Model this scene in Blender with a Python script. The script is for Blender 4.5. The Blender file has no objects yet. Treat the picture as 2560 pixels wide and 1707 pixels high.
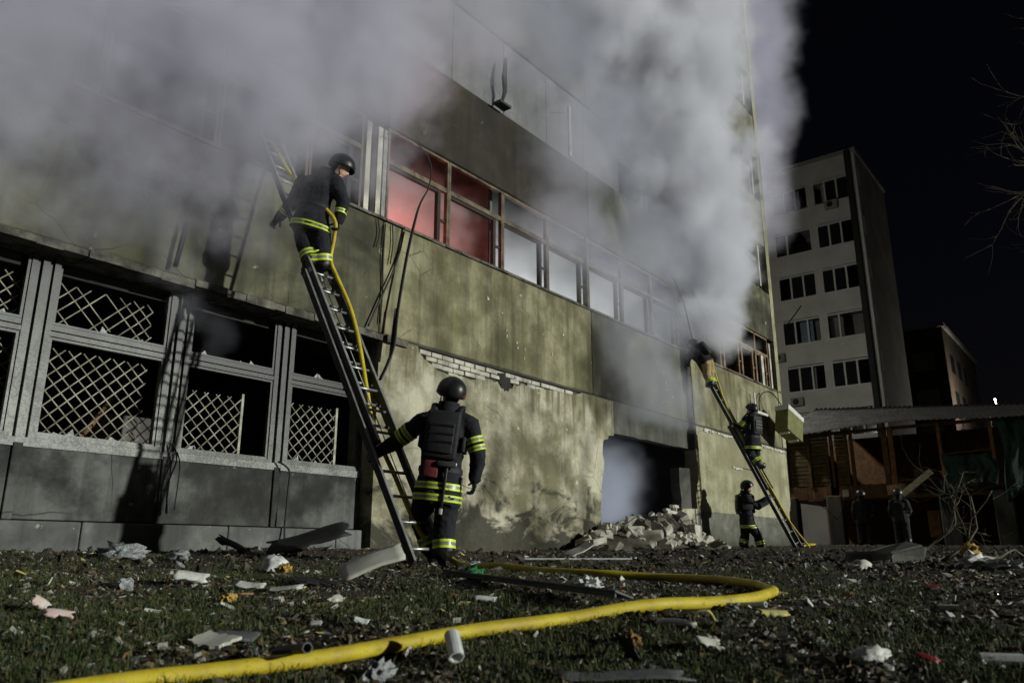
import bpy, bmesh, math, random
import numpy as np
from mathutils import Vector, Matrix, noise as mnoise
from mathutils.bvhtree import BVHTree

random.seed(7); rng = np.random.default_rng(7)
scene = bpy.context.scene
COL = scene.collection
PI = math.pi

# ------------------------------------------------------------------ camera
A = math.radians(38.2); PITCH = math.radians(15.17)
FWD = Vector((math.cos(A), math.sin(A), 0)); RGT = Vector((math.sin(A), -math.cos(A), 0))
CAM = Vector((0, -9, 0))
cd = bpy.data.cameras.new('camera'); cam = bpy.data.objects.new('camera', cd); COL.objects.link(cam)
cam.location = CAM
look = FWD * math.cos(PITCH) + Vector((0, 0, math.sin(PITCH)))
cam.rotation_euler = look.to_track_quat('-Z', 'Y').to_euler()
cd.sensor_width = 36; cd.lens = 1949 / 2560 * 36; cd.clip_start = .05; cd.clip_end = 2000
cd.dof.use_dof = True; cd.dof.focus_distance = 9.5; cd.dof.aperture_fstop = 3.2
scene.camera = cam

# ------------------------------------------------------------------ sky, floodlight, exposure
SUN_TRAVEL = Vector((-.30, .95, -.19)).normalized()
ELEV = math.asin(-SUN_TRAVEL.z)
world = bpy.data.worlds.new('World'); scene.world = world; world.use_nodes = True
wn = world.node_tree.nodes; wl = world.node_tree.links
sky = wn.new('ShaderNodeTexSky'); sky.sky_type = 'NISHITA'; sky.sun_disc = False
sky.sun_elevation = ELEV
sky.sun_rotation = math.atan2(-SUN_TRAVEL.x, -SUN_TRAVEL.y)
bg = wn['Background']; bg.inputs['Strength'].default_value = .0010
tint = wn.new('ShaderNodeMix'); tint.data_type = 'RGBA'; tint.blend_type = 'MULTIPLY'; tint.inputs[0].default_value = 1; tint.inputs[7].default_value = (1.12, .84, 1.0, 1)
wl.new(sky.outputs[0], tint.inputs[6]); wl.new(tint.outputs[2], bg.inputs[0])
sd = bpy.data.lights.new('floodlight', 'SUN'); sun = bpy.data.objects.new('floodlight', sd); COL.objects.link(sun)
sd.energy = 3.6; sd.angle = math.radians(1.1); sd.color = (.97, 1.0, .93)
sun.rotation_euler = SUN_TRAVEL.to_track_quat('-Z', 'Y').to_euler()
sun.location = CAM - SUN_TRAVEL * 40
scene.view_settings.view_transform = 'Standard'; scene.view_settings.look = 'None'
scene.view_settings.exposure = 0; scene.view_settings.gamma = 1
cy = scene.cycles
cy.use_denoising = True
cy.volume_step_rate = 2.0; cy.volume_max_steps = 256
cy.max_bounces = 8; cy.diffuse_bounces = 3; cy.glossy_bounces = 2; cy.transmission_bounces = 3
cy.volume_bounces = 4; cy.transparent_max_bounces = 8
cy.sample_clamp_indirect = 4

# ------------------------------------------------------------------ materials
def nt(name):
    m = bpy.data.materials.new(name); m.use_nodes = True
    return m, m.node_tree.nodes, m.node_tree.links, m.node_tree.nodes['Principled BSDF']

def coords(n, l, space, scale=(1, 1, 1)):
    mp = n.new('ShaderNodeMapping'); mp.inputs['Scale'].default_value = scale
    if space == 'world':
        l.new(n.new('ShaderNodeNewGeometry').outputs['Position'], mp.inputs[0])
    else:
        l.new(n.new('ShaderNodeTexCoord').outputs['Object'], mp.inputs[0])
    return mp.outputs[0]

def noise(n, l, vec, scale, detail=5, rough=.55, dist=0):
    t = n.new('ShaderNodeTexNoise'); t.inputs['Scale'].default_value = scale
    t.inputs['Detail'].default_value = detail; t.inputs['Roughness'].default_value = rough
    t.inputs['Distortion'].default_value = dist
    l.new(vec, t.inputs['Vector']); return t.outputs['Fac']

def ramp(n, l, fac, lo, hi, a=0., b=1.):
    r = n.new('ShaderNodeMapRange'); r.inputs['From Min'].default_value = lo; r.inputs['From Max'].default_value = hi
    r.inputs['To Min'].default_value = a; r.inputs['To Max'].default_value = b
    l.new(fac, r.inputs[0]); return r.outputs[0]

def mixc(n, l, fac, a, b):
    m = n.new('ShaderNodeMix'); m.data_type = 'RGBA'
    for s, v in (('A', a), ('B', b)):
        k = [i for i in m.inputs if i.name == s and i.type == 'RGBA'][0]
        if isinstance(v, tuple): k.default_value = (*v, 1)
        else: l.new(v, k)
    if isinstance(fac, float): m.inputs[0].default_value = fac
    else: l.new(fac, m.inputs[0])
    return [o for o in m.outputs if o.type == 'RGBA'][0]

def math_(n, l, op, a, b=None):
    m = n.new('ShaderNodeMath'); m.operation = op
    for i, v in enumerate((a, b)):
        if v is None: continue
        if isinstance(v, (int, float)): m.inputs[i].default_value = v
        else: l.new(v, m.inputs[i])
    return m.outputs[0]

def bump(n, l, b, h, strength=.4, dist=.01):
    k = n.new('ShaderNodeBump'); k.inputs['Strength'].default_value = strength; k.inputs['Distance'].default_value = dist
    l.new(h, k.inputs['Height']); l.new(k.outputs[0], b.inputs['Normal'])

def simple(name, c, c2=None, scale=6., rough=.8, bmp=.3, bdist=.006, metal=0., space='object', lo=.35, hi=.65, spec=.4, bscale=None):
    m, n, l, b = nt(name)
    v = coords(n, l, space); f = noise(n, l, v, scale)
    c2 = c2 or tuple(x * .55 for x in c)
    l.new(mixc(n, l, ramp(n, l, f, lo, hi), c2, c), b.inputs['Base Color'])
    b.inputs['Roughness'].default_value = rough; b.inputs['Metallic'].default_value = metal
    b.inputs['Specular IOR Level'].default_value = spec
    if bmp: bump(n, l, b, noise(n, l, v, bscale or scale * 5, 6, .6), bmp, bdist)
    return m

def island(name, ramp_stops, rough=.8, spec=.4):
    """colour differs for every loose piece"""
    m, n, l, b = nt(name)
    g = n.new('ShaderNodeNewGeometry'); r = n.new('ShaderNodeValToRGB'); r.color_ramp.interpolation = 'CONSTANT'
    els = r.color_ramp.elements
    els[0].position = 0; els[0].color = (*ramp_stops[0][1], 1); els[1].position = ramp_stops[1][0]; els[1].color = (*ramp_stops[1][1], 1)
    for p, c in ramp_stops[2:]:
        e = els.new(p); e.color = (*c, 1)
    l.new(g.outputs['Random Per Island'], r.inputs[0])
    v = coords(n, l, 'world'); f = noise(n, l, v, 30)
    l.new(mixc(n, l, ramp(n, l, f, .3, .7, .25, 0.), r.outputs[0], (.02, .018, .012)), b.inputs['Base Color'])
    b.inputs['Roughness'].default_value = rough; b.inputs['Specular IOR Level'].default_value = spec
    return m

def plaster(name, base, pale, stain, soot_amt=.0, seed=0., sx=1., soot_top=None, band=False, pale_amt=(.5, .72), st=.6, blot=.4, mould_shadow=False):
    m, n, l, b = nt(name)
    mp = n.new('ShaderNodeMapping'); mp.inputs['Location'].default_value = (seed, 0, seed * .7)
    pos = n.new('ShaderNodeNewGeometry').outputs['Position']; l.new(pos, mp.inputs[0]); v = mp.outputs[0]
    big = noise(n, l, v, .55, 6, .6, .3); mid = noise(n, l, v, 2.2, 6, .62); fine = noise(n, l, v, 14, 6, .65)
    ms = n.new('ShaderNodeMapping'); ms.inputs['Scale'].default_value = (3.2 * sx, 3.2 * sx, .22); ms.inputs['Location'].default_value = (seed, 0, 0)
    l.new(pos, ms.inputs[0]); streak = noise(n, l, ms.outputs[0], 1., 5, .6, .2)
    c = mixc(n, l, ramp(n, l, math_(n, l, 'ADD', math_(n, l, 'MULTIPLY', big, .6), math_(n, l, 'MULTIPLY', mid, .4)), *pale_amt), base, pale)
    c = mixc(n, l, ramp(n, l, streak, .48, .66, 0., st), c, stain)
    c = mixc(n, l, ramp(n, l, math_(n, l, 'MULTIPLY', mid, big), .16, .30, blot, 0.), c, tuple(x * .5 for x in stain))
    if soot_amt or soot_top is not None:
        sv = n.new('ShaderNodeMapping'); sv.inputs['Location'].default_value = (seed * 2 + 3, 0, 1); l.new(pos, sv.inputs[0])
        sn = noise(n, l, sv.outputs[0], .5, 6, .6, .5)
        fac = ramp(n, l, sn, .62 - soot_amt * .4, .80 - soot_amt * .4)
        if soot_top is not None:
            sp = n.new('ShaderNodeSeparateXYZ'); l.new(pos, sp.inputs[0])
            z = ramp(n, l, sp.outputs[2], soot_top[0], soot_top[1])
            fac = math_(n, l, 'MULTIPLY', math_(n, l, 'ADD', fac, .35), z)
        c = mixc(n, l, ramp(n, l, fac, 0, 1, 0, .94), c, (.018, .016, .013))
    if band:
        sp = n.new('ShaderNodeSeparateXYZ'); l.new(pos, sp.inputs[0])
        zz = math_(n, l, 'ADD', sp.outputs[2], math_(n, l, 'MULTIPLY', mid, .06))
        c = mixc(n, l, ramp(n, l, zz, 1.09, 1.10, .85, 0.), c, mixc(n, l, ramp(n, l, mid, .4, .6), (.055, .058, .055), (.13, .135, .125)))
        dirt = math_(n, l, 'ADD', sp.outputs[2], math_(n, l, 'MULTIPLY', big, -1.1))
        c = mixc(n, l, ramp(n, l, dirt, -.35, .12, .85, 0.), c, (.02, .02, .016))
    if mould_shadow:  # mould blotches; their dark tone also paints in soft branch shadows
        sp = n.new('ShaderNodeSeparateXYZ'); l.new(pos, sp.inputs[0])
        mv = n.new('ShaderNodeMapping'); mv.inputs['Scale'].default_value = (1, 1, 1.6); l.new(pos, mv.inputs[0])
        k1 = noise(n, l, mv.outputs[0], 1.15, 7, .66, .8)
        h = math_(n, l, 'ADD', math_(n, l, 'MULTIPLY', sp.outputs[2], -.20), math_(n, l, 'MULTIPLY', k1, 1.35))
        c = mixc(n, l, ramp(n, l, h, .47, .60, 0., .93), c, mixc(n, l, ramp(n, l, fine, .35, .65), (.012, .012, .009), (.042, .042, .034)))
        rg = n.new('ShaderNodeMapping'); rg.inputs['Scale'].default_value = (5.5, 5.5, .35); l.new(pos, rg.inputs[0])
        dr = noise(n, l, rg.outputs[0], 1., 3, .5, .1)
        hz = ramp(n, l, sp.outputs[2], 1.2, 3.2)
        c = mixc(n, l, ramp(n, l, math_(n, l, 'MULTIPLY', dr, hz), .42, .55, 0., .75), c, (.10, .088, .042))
    c = mixc(n, l, ramp(n, l, fine, .3, .7, .25, 0.), c, tuple(x * .4 for x in base))
    chip = noise(n, l, v, 3.1, 11, .72, .25); chf = ramp(n, l, chip, .645, .655)
    c = mixc(n, l, math_(n, l, 'MULTIPLY', chf, .7), c, tuple(min(1, x * 1.45 + .03) for x in pale))
    vo = n.new('ShaderNodeTexVoronoi'); vo.feature = 'DISTANCE_TO_EDGE'; vo.inputs['Scale'].default_value = .8
    wv = n.new('ShaderNodeMix'); wv.data_type = 'VECTOR'; wv.inputs[0].default_value = .12
    nc = n.new('ShaderNodeTexNoise'); nc.inputs['Scale'].default_value = 2.5; nc.inputs['Detail'].default_value = 6; l.new(v, nc.inputs['Vector'])
    l.new(v, wv.inputs[4]); l.new(nc.outputs['Color'], wv.inputs[5]); l.new(wv.outputs[1], vo.inputs['Vector'])
    crk = math_(n, l, 'MULTIPLY', ramp(n, l, vo.outputs['Distance'], 0., .006, 1., 0.), ramp(n, l, big, .5, .58))
    c = mixc(n, l, math_(n, l, 'MULTIPLY', crk, .7), c, (.015, .014, .012))
    l.new(c, b.inputs['Base Color']); b.inputs['Roughness'].default_value = .88
    b.inputs['Specular IOR Level'].default_value = .25
    bump(n, l, b, math_(n, l, 'SUBTRACT', math_(n, l, 'ADD', fine, math_(n, l, 'MULTIPLY', mid, 1.5)), math_(n, l, 'ADD', math_(n, l, 'MULTIPLY', chf, .5), crk)), .6, .014)
    return m

M = {}
M['olive'] = plaster('olive_plaster', (.205, .192, .103), (.31, .29, .185), (.075, .068, .038), .10, 0., pale_amt=(.45, .62), st=.8, blot=.5)
M['olive_sooty'] = plaster('sooty_olive_plaster', (.15, .148, .088), (.20, .195, .13), (.035, .034, .025), .55, 5., st=.75, blot=.6)
M['soot'] = plaster('soot_blackened_plaster', (.050, .043, .030), (.085, .072, .046), (.018, .016, .013), .45, 11.)
M['boarding'] = plaster('pale_grey_boarding', (.20, .20, .20), (.25, .25, .25), (.10, .10, .10), .15, 53., st=.4, blot=.2)
M['upper'] = plaster('weathered_upper_plaster', (.17, .155, .105), (.22, .20, .145), (.06, .055, .045), .2, 17.)
M['lower'] = plaster('stained_lower_plaster', (.24, .222, .135), (.52, .49, .37), (.115, .105, .055), .05, 23., pale_amt=(.42, .56), st=.5, blot=.35, mould_shadow=True)
M['lower_right'] = plaster('pale_lower_plaster', (.27, .255, .15), (.40, .38, .26), (.16, .15, .085), .0, 31., band=True, pale_amt=(.44, .6), st=.45, blot=.2)
M['lintel'] = plaster('grey_scorched_plaster', (.10, .10, .085), (.16, .155, .125), (.04, .04, .035), .3, 37.)
M['concrete'] = plaster('dimmed_grey_concrete', (.056, .059, .053), (.135, .14, .127), (.018, .019, .017), .22, 41., 1.3, pale_amt=(.44, .62), st=.45, blot=.75)  # tone lowered to paint in the floodlight's fade at the left
M['plinth'] = plaster('pale_plinth_concrete', (.14, .145, .135), (.23, .235, .22), (.045, .045, .042), .05, 47., 1.5, st=.5, blot=.6)  # darkened tone carries the same fade of light
M['slab'] = simple('rough_slab_edge', (.16, .15, .12), (.03, .028, .022), 5, .95, .8, .03, space='world')
def worn_paint(name, paint, grime, soot_z):
    m, n, l, b = nt(name); v = coords(n, l, 'world'); pos = n.new('ShaderNodeNewGeometry').outputs['Position']
    f1 = noise(n, l, v, 38, 5, .6); f2 = noise(n, l, v, 5, 6, .6)
    c = mixc(n, l, ramp(n, l, math_(n, l, 'ADD', math_(n, l, 'MULTIPLY', f1, .55), math_(n, l, 'MULTIPLY', f2, .45)), .42, .58), grime, paint)
    sp = n.new('ShaderNodeSeparateXYZ'); l.new(pos, sp.inputs[0])
    z = math_(n, l, 'ADD', sp.outputs[2], math_(n, l, 'MULTIPLY', noise(n, l, v, 1.3, 5), 1.2))
    c = mixc(n, l, ramp(n, l, z, soot_z[0], soot_z[1], 0., .93), c, (.014, .013, .011))
    l.new(c, b.inputs['Base Color']); b.inputs['Roughness'].default_value = .5; bump(n, l, b, f1, .6, .006); return m
M['frame'] = worn_paint('peeling_white_paint', (.20, .207, .18), (.05, .051, .043), (2.35, 3.4))  # paint tone lowered for the fading light, with soot rising above
M['frame_soot_shade'] = worn_paint('sooty_shaded_white_paint', (.12, .124, .108), (.022, .022, .018), (2.0, 2.9))  # darker copy: soot and shadow both put into the paint tone
M['frame_up'] = worn_paint('dull_white_paint', (.25, .25, .22), (.08, .08, .07), (40, 41))
M['frame_dark'] = simple('rusted_frame_steel', (.15, .115, .065), (.035, .024, .016), 5, .7, .5, .006, space='world')
M['frame_rust'] = simple('rust_brown_frame', (.28, .19, .10), (.09, .05, .03), 4, .7, .4, .006, space='world')
M['casement'] = simple('charred_casement', (.03, .022, .018), None, 6, .8, .4, space='world')
M['strip_white'] = simple('scorched_white_board', (.55, .53, .45), (.25, .22, .16), 3, .7, .3, space='world')
M['grille'] = simple('cream_painted_bar', (.36, .35, .27), (.15, .14, .10), 9, .55, .3, space='world')
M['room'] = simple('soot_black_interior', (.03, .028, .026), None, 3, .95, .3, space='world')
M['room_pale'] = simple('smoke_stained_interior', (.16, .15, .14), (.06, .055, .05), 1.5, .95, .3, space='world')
M['brick'] = island('pale_silicate_brick', [(0, (.42, .41, .34)), (.25, (.33, .31, .25)), (.5, (.50, .48, .41)), (.75, (.24, .225, .18))], .9, .2)
M['brick1'] = simple('pale_brick', (.56, .54, .47), (.32, .30, .24), 4, .92, .6, .008, space='world', bscale=25)
M['mortar'] = simple('dark_mortar', (.11, .10, .075), None, 8, .95, .6, .02, space='world')
M['alu'] = simple('weathered_aluminium', (.50, .51, .49), (.30, .31, .29), 8, .42, .15, metal=.75, space='world')
M['rail'] = simple('dark_ladder_rail', (.045, .048, .042), (.02, .02, .018), 5, .5, .2, metal=.3, space='world')
m, n, l, b = nt('yellow_hose_jacket'); v = coords(n, l, 'world')
f1 = noise(n, l, v, 6, 6, .65); f2 = noise(n, l, v, 24, 5, .7); f3 = noise(n, l, v, 300, 2, .5)
c = mixc(n, l, ramp(n, l, f1, .35, .6), (.40, .30, .012), (.60, .49, .016))
c = mixc(n, l, ramp(n, l, f2, .58, .72, 0., .75), c, (.10, .075, .02))
c = mixc(n, l, ramp(n, l, f3, .35, .65, .22, 0.), c, (.22, .16, .01))
l.new(c, b.inputs['Base Color']); l.new(ramp(n, l, f2, .35, .65, .4, .75), b.inputs['Roughness']); bump(n, l, b, math_(n, l, 'ADD', f3, f2), .5, .004); M['hose'] = m
M['strip'] = simple('blackened_metal_strip', (.03, .03, .026), None, 8, .6, .3, space='world')
M['cable'] = simple('black_cable', (.012, .012, .012), None, 8, .7, 0, space='world')
M['navy'] = simple('dark_turnout_cloth', (.013, .0135, .018), (.006, .0063, .009), 7, .9, .9, .02, space='world', bscale=11)
M['navy2'] = simple('black_vest_nylon', (.016, .017, .019), (.009, .009, .01), 12, .75, .6, .006, space='world', bscale=60)
M['tan'] = simple('tan_turnout_cloth', (.36, .28, .14), (.22, .165, .08), 7, .9, .9, .02, space='world', bscale=11)
M['boot'] = simple('black_rubber_boot', (.012, .012, .012), None, 10, .45, .2, space='world')
M['skin'] = simple('skin', (.50, .30, .22), (.42, .24, .17), 14, .55, .15, .002, space='world')
M['helmet'] = simple('matt_black_helmet', (.018, .019, .021), (.011, .012, .013), 9, .38, .1, .002, space='world')
M['hivis'] = simple('lime_reflective_tape', (.62, .80, .03), (.44, .58, .02), 20, .45, .2, .002, space='world')
M['silver'] = simple('silver_reflective_tape', (.26, .27, .24), (.16, .165, .145), 20, .35, .2, .002, space='world')
M['maroon'] = simple('maroon_pouch', (.16, .022, .026), (.07, .01, .012), 8, .8, .7, .01, space='world', bscale=18)
M['flask'] = simple('grey_tool_head', (.16, .165, .17), None, 8, .3, .1, metal=.6, space='world')
M['redmark'] = simple('red_mark', (.40, .045, .02), None, 8, .6, 0, space='world')
M['orange'] = simple('red_orange_light_pouch', (.75, .10, .05), None, 8, .5, 0, space='world')
M['eye'] = simple('dark_eye', (.01, .008, .007), None, 8, .3, 0)
M['white_plastic'] = simple('white_plastic', (.66, .68, .66), (.45, .47, .45), 9, .4, .3, space='world')
M['film'] = simple('crumpled_plastic_film', (.42, .44, .44), (.16, .17, .17), 14, .25, .9, .02, space='world', spec=.7)
M['foam_white'] = simple('white_foam', (.66, .67, .62), (.40, .40, .36), 12, .85, .5, .01, space='world')
M['foam_yellow'] = simple('yellow_foam', (.62, .42, .11), (.36, .22, .05), 16, .9, .9, .02, space='world')
M['foam_brown'] = simple('scorched_foam', (.36, .22, .07), (.14, .08, .03), 16, .9, .9, .02, space='world')
M['board_pale'] = simple('pale_board', (.52, .52, .45), (.36, .36, .30), 5, .7, .3, space='world')
M['board_grey'] = simple('grey_board', (.13, .14, .14), (.07, .075, .075), 5, .7, .4, space='world')
M['wood'] = simple('raw_plank', (.42, .38, .27), (.26, .23, .15), 6, .8, .4, space='world')
M['wood_brown'] = simple('brown_stained_wood', (.16, .085, .032), (.075, .038, .014), 6, .75, .4, space='world')
M['wood_log'] = simple('straw_brown_boards', (.14, .10, .042), (.065, .043, .018), 7, .85, .7, .02, space='world')
M['wood_orange'] = simple('orange_varnished_wood', (.27, .115, .030), (.13, .05, .014), 6, .6, .4, space='world')
M['green_rag'] = simple('green_plastic_sheet', (.02, .22, .05), (.008, .09, .02), 9, .4, .8, .02, space='world')
M['tarp'] = simple('dark_green_tarpaulin', (.02, .065, .048), (.008, .028, .022), 3, .6, .9, .04, space='world')
M['pink'] = simple('pink_white_shard', (.55, .30, .27), (.62, .58, .52), 5, .35, .2, space='world')
M['red'] = simple('red_plastic_shard', (.24, .025, .035), (.12, .012, .018), 8, .4, .2, space='world')
M['yellow_shell'] = simple('yellowed_plastic', (.55, .50, .20), (.40, .34, .10), 8, .45, .2, space='world')
M['dark'] = simple('charred_black', (.016, .016, .015), None, 9, .6, .6, .01, space='world')
M['ac_white'] = simple('aged_white_metal', (.62, .63, .60), (.48, .48, .44), 6, .5, .1, space='world')
M['ac_green'] = simple('mossy_olive_panel', (.16, .165, .045), (.10, .10, .025), 5, .7, .3, space='world')
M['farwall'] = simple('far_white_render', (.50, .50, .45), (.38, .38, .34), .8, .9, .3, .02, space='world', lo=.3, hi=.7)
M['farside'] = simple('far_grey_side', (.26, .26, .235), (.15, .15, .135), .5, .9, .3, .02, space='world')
M['farframe'] = simple('far_window_frame', (.48, .48, .45), None, 3, .6, 0, space='world', lo=0., hi=.2)
M['curtain'] = simple('pale_curtain', (.40, .39, .35), (.22, .215, .195), 3, .9, 0, space='world')
M['blue_blind'] = simple('blue_slat_blind', (.16, .23, .28), (.10, .15, .19), 6, .8, 0, space='world')
M['far_dark'] = simple('far_dark_tone', (.02, .024, .018), None, 3, .8, 0, space='world')
M['brickfar'] = simple('dim_red_brick', (.06, .04, .028), (.03, .02, .014), 1.2, .95, .3, space='world')
M['roofsheet'] = simple('corrugated_asbestos_sheet', (.15, .15, .14), (.075, .075, .068), 2, .9, .3, space='world')
M['bark'] = simple('bare_bark', (.13, .11, .065), (.06, .05, .03), 9, .9, .7, .01, space='world')
m, n, l, b = nt('window_glass'); b.inputs['Base Color'].default_value = (.012, .014, .014, 1); b.inputs['Roughness'].default_value = .08; M['glass'] = m
m, n, l, b = nt('lamp_glow'); b.inputs['Emission Color'].default_value = (1, .93, .8, 1); b.inputs['Emission Strength'].default_value = 25; M['lampglow'] = m
m, n, l, b = nt('ember_glow'); b.inputs['Emission Color'].default_value = (1, .18, .03, 1); b.inputs['Emission Strength'].default_value = 4; M['ember'] = m

# ground material: wet dark soil with leaf litter and gritty specks
m, n, l, b = nt('littered_soil'); v = coords(n, l, 'world')
f1 = noise(n, l, v, 1.6, 8, .65); f2 = noise(n, l, v, 22, 8, .7); f3 = noise(n, l, v, 90, 4, .6)
c = mixc(n, l, ramp(n, l, f1, .4, .62), (.020, .017, .010), (.046, .040, .022))
c = mixc(n, l, ramp(n, l, f2, .52, .66, 0, .8), c, (.075, .062, .036))
c = mixc(n, l, ramp(n, l, f3, .68, .74, 0, .8), c, (.17, .16, .12))
c = mixc(n, l, ramp(n, l, noise(n, l, v, 1.1, 4), .5, .62, 0, .5), c, (.020, .030, .008))
l.new(c, b.inputs['Base Color']); l.new(math_(n, l, 'MULTIPLY', ramp(n, l, f2, .4, .6, .45, .95), ramp(n, l, f1, .36, .5, .45, 1.)), b.inputs['Roughness'])
bump(n, l, b, math_(n, l, 'ADD', f2, math_(n, l, 'MULTIPLY', f3, .5)), 1., .03); M['soil'] = m
M['grassblade'] = island('grass_blade', [(0, (.040, .068, .014)), (.3, (.062, .088, .018)), (.6, (.030, .050, .011)), (.85, (.11, .10, .036))], .7)
M['litter'] = island('debris_bits', [(0, (.040, .033, .020)), (.24, (.070, .055, .032)), (.44, (.018, .016, .012)), (.60, (.10, .085, .052)), (.74, (.055, .058, .052)), (.88, (.15, .135, .10)), (.945, (.11, .07, .03)), (.965, (.42, .42, .38))], .7)
M['palebits'] = island('pale_bits', [(0, (.30, .29, .25)), (.25, (.17, .15, .11)), (.5, (.42, .41, .37)), (.68, (.24, .17, .07)), (.8, (.12, .12, .11)), (.92, (.55, .55, .52))], .7)
M['glintbits'] = simple('wet_glint_bits', (.5, .52, .5), (.3, .32, .3), 9, .08, 0, space='world', spec=.9)  # glossy pale bits added to give the soil wet glints
M['clod'] = island('earth_clod', [(0, (.026, .021, .013)), (.4, (.045, .036, .022)), (.7, (.016, .014, .010)), (.9, (.075, .064, .042)), (.97, (.22, .21, .17))], .9)
M['leafy'] = island('dead_leaves', [(0, (.06, .042, .018)), (.35, (.10, .068, .028)), (.7, (.035, .025, .012)), (.9, (.15, .115, .05))], .6)

# ------------------------------------------------------------------ mesh helpers
ORG = {}
class MB:
    def __init__(s): s.v = []; s.f = []; s.mi = []
    def add(s, vs, fs, mi=0):
        o = len(s.v); s.v += [tuple(x) for x in vs]; s.f += [tuple(i + o for i in q) for q in fs]; s.mi += [mi] * len(fs); return s
    def box(s, x0, x1, y0, y1, z0, z1, mi=0):
        vs = [(x, y, z) for x in (x0, x1) for y in (y0, y1) for z in (z0, z1)]
        return s.add(vs, [(0, 1, 3, 2), (4, 6, 7, 5), (0, 4, 5, 1), (2, 3, 7, 6), (0, 2, 6, 4), (1, 5, 7, 3)], mi)
    def obox(s, c, ax, h, mi=0):
        c = Vector(c); a = [Vector(q).normalized() * h[i] for i, q in enumerate(ax)]
        vs = [c + a[0] * i + a[1] * j + a[2] * k for i in (-1, 1) for j in (-1, 1) for k in (-1, 1)]
        return s.add(vs, [(0, 1, 3, 2), (4, 6, 7, 5), (0, 4, 5, 1), (2, 3, 7, 6), (0, 2, 6, 4), (1, 5, 7, 3)], mi)
    def rbox(s, c, ax, h, bev, seg=2, mi=0):
        bm = bmesh.new(); bmesh.ops.create_cube(bm, size=2)
        for w in bm.verts: w.co = Vector((w.co.x * h[0], w.co.y * h[1], w.co.z * h[2]))
        bmesh.ops.bevel(bm, geom=list(bm.edges), offset=bev, segments=seg, affect='EDGES', profile=.5)
        a = [Vector(q).normalized() for q in ax]; c = Vector(c)
        bm.verts.ensure_lookup_table()
        vs = [c + a[0] * w.co.x + a[1] * w.co.y + a[2] * w.co.z for w in bm.verts]
        s.add(vs, [[w.index for w in q.verts] for q in bm.faces], mi); bm.free(); return s
    def tube(s, path, rad, n=10, caps=True, mi=0, flat=1., up=None):
        P = [Vector(p) for p in path]; N = len(P)
        R = rad if isinstance(rad, (list, tuple)) else [rad] * N
        t0 = (P[1] - P[0]).normalized(); u = Vector(up) if up is not None else Vector((0, 0, 1)) if abs(t0.z) < .9 else Vector((1, 0, 0))
        a = t0.cross(u).normalized(); rings = []
        for i in range(N):
            t = (P[min(i + 1, N - 1)] - P[max(i - 1, 0)]).normalized()
            a = (a - t * a.dot(t)).normalized(); bb = t.cross(a)
            rings.append([P[i] + (a * math.cos(2 * PI * k / n) + bb * math.sin(2 * PI * k / n) * flat) * R[i] for k in range(n)])
        vs = [p for r in rings for p in r]
        fs = [(i * n + k, i * n + (k + 1) % n, (i + 1) * n + (k + 1) % n, (i + 1) * n + k) for i in range(N - 1) for k in range(n)]
        if caps: fs += [tuple(range(n - 1, -1, -1)), tuple((N - 1) * n + k for k in range(n))]
        return s.add(vs, fs, mi)
    def capsule(s, a, b, ra, rb, n=12):
        a = Vector(a); b = Vector(b); d = (b - a); d = d.normalized() if d.length > 1e-6 else Vector((0, 0, 1))
        path = []; rad = []
        for k in range(4): q = PI / 2 * k / 4; path.append(a - d * ra * math.cos(q)); rad.append(max(ra * math.sin(q), 1e-3))
        path += [a, b]; rad += [ra, rb]
        for k in range(1, 5): q = PI / 2 * k / 4; path.append(b + d * rb * math.sin(q)); rad.append(max(rb * math.cos(q), 1e-3))
        return s.tube(path, rad, n)
    def ell(s, c, ax, r, nu=14, nv=9):
        c = Vector(c); a = [Vector(q).normalized() * r[i] for i, q in enumerate(ax)]
        vs = [c - a[2]]; fs = []
        for j in range(1, nv):
            q = -PI / 2 + PI * j / nv
            for k in range(nu):
                w = 2 * PI * k / nu
                vs.append(c + a[0] * math.cos(q) * math.cos(w) + a[1] * math.cos(q) * math.sin(w) + a[2] * math.sin(q))
        vs.append(c + a[2]); L = len(vs) - 1
        for k in range(nu):
            fs.append((0, 1 + (k + 1) % nu, 1 + k)); o = 1 + (nv - 2) * nu; fs.append((L, o + k, o + (k + 1) % nu))
            for j in range(nv - 2):
                o = 1 + j * nu; fs.append((o + k, o + (k + 1) % nu, o + nu + (k + 1) % nu, o + nu + k))
        return s.add(vs, fs)
    def prism(s, poly, y0, y1, mi=0):
        """polygon in X,Z extruded along Y"""
        n = len(poly); vs = [(x, y0, z) for x, z in poly] + [(x, y1, z) for x, z in poly]
        fs = [tuple(range(n)), tuple(range(2 * n - 1, n - 1, -1))] + [(i, i + n, (i + 1) % n + n, (i + 1) % n) for i in range(n)]
        return s.add(vs, fs, mi)
    def mesh(s, name, mats, smooth=False, org=Vector((0, 0, 0))):
        me = bpy.data.meshes.new(name)
        me.from_pydata([tuple(Vector(p) - org) for p in s.v], [], s.f)
        for q in (mats if isinstance(mats, (list, tuple)) else [mats]): me.materials.append(q)
        if any(s.mi): me.polygons.foreach_set('material_index', s.mi)
        if smooth: me.polygons.foreach_set('use_smooth', [True] * len(me.polygons))
        bm = bmesh.new(); bm.from_mesh(me); bmesh.ops.recalc_face_normals(bm, faces=bm.faces); bm.to_mesh(me); bm.free()
        me.update(); return me
    def build(s, name, mats, parent=None, smooth=False, org=None):
        if parent is not None: org = ORG[parent.name]
        org = Vector(org) if org is not None else Vector((0, 0, 0))
        o = bpy.data.objects.new(name, s.mesh(name, mats, smooth, org)); COL.objects.link(o)
        if parent is not None: o.parent = parent
        else: o.location = org
        ORG[o.name] = org
        return o

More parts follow.
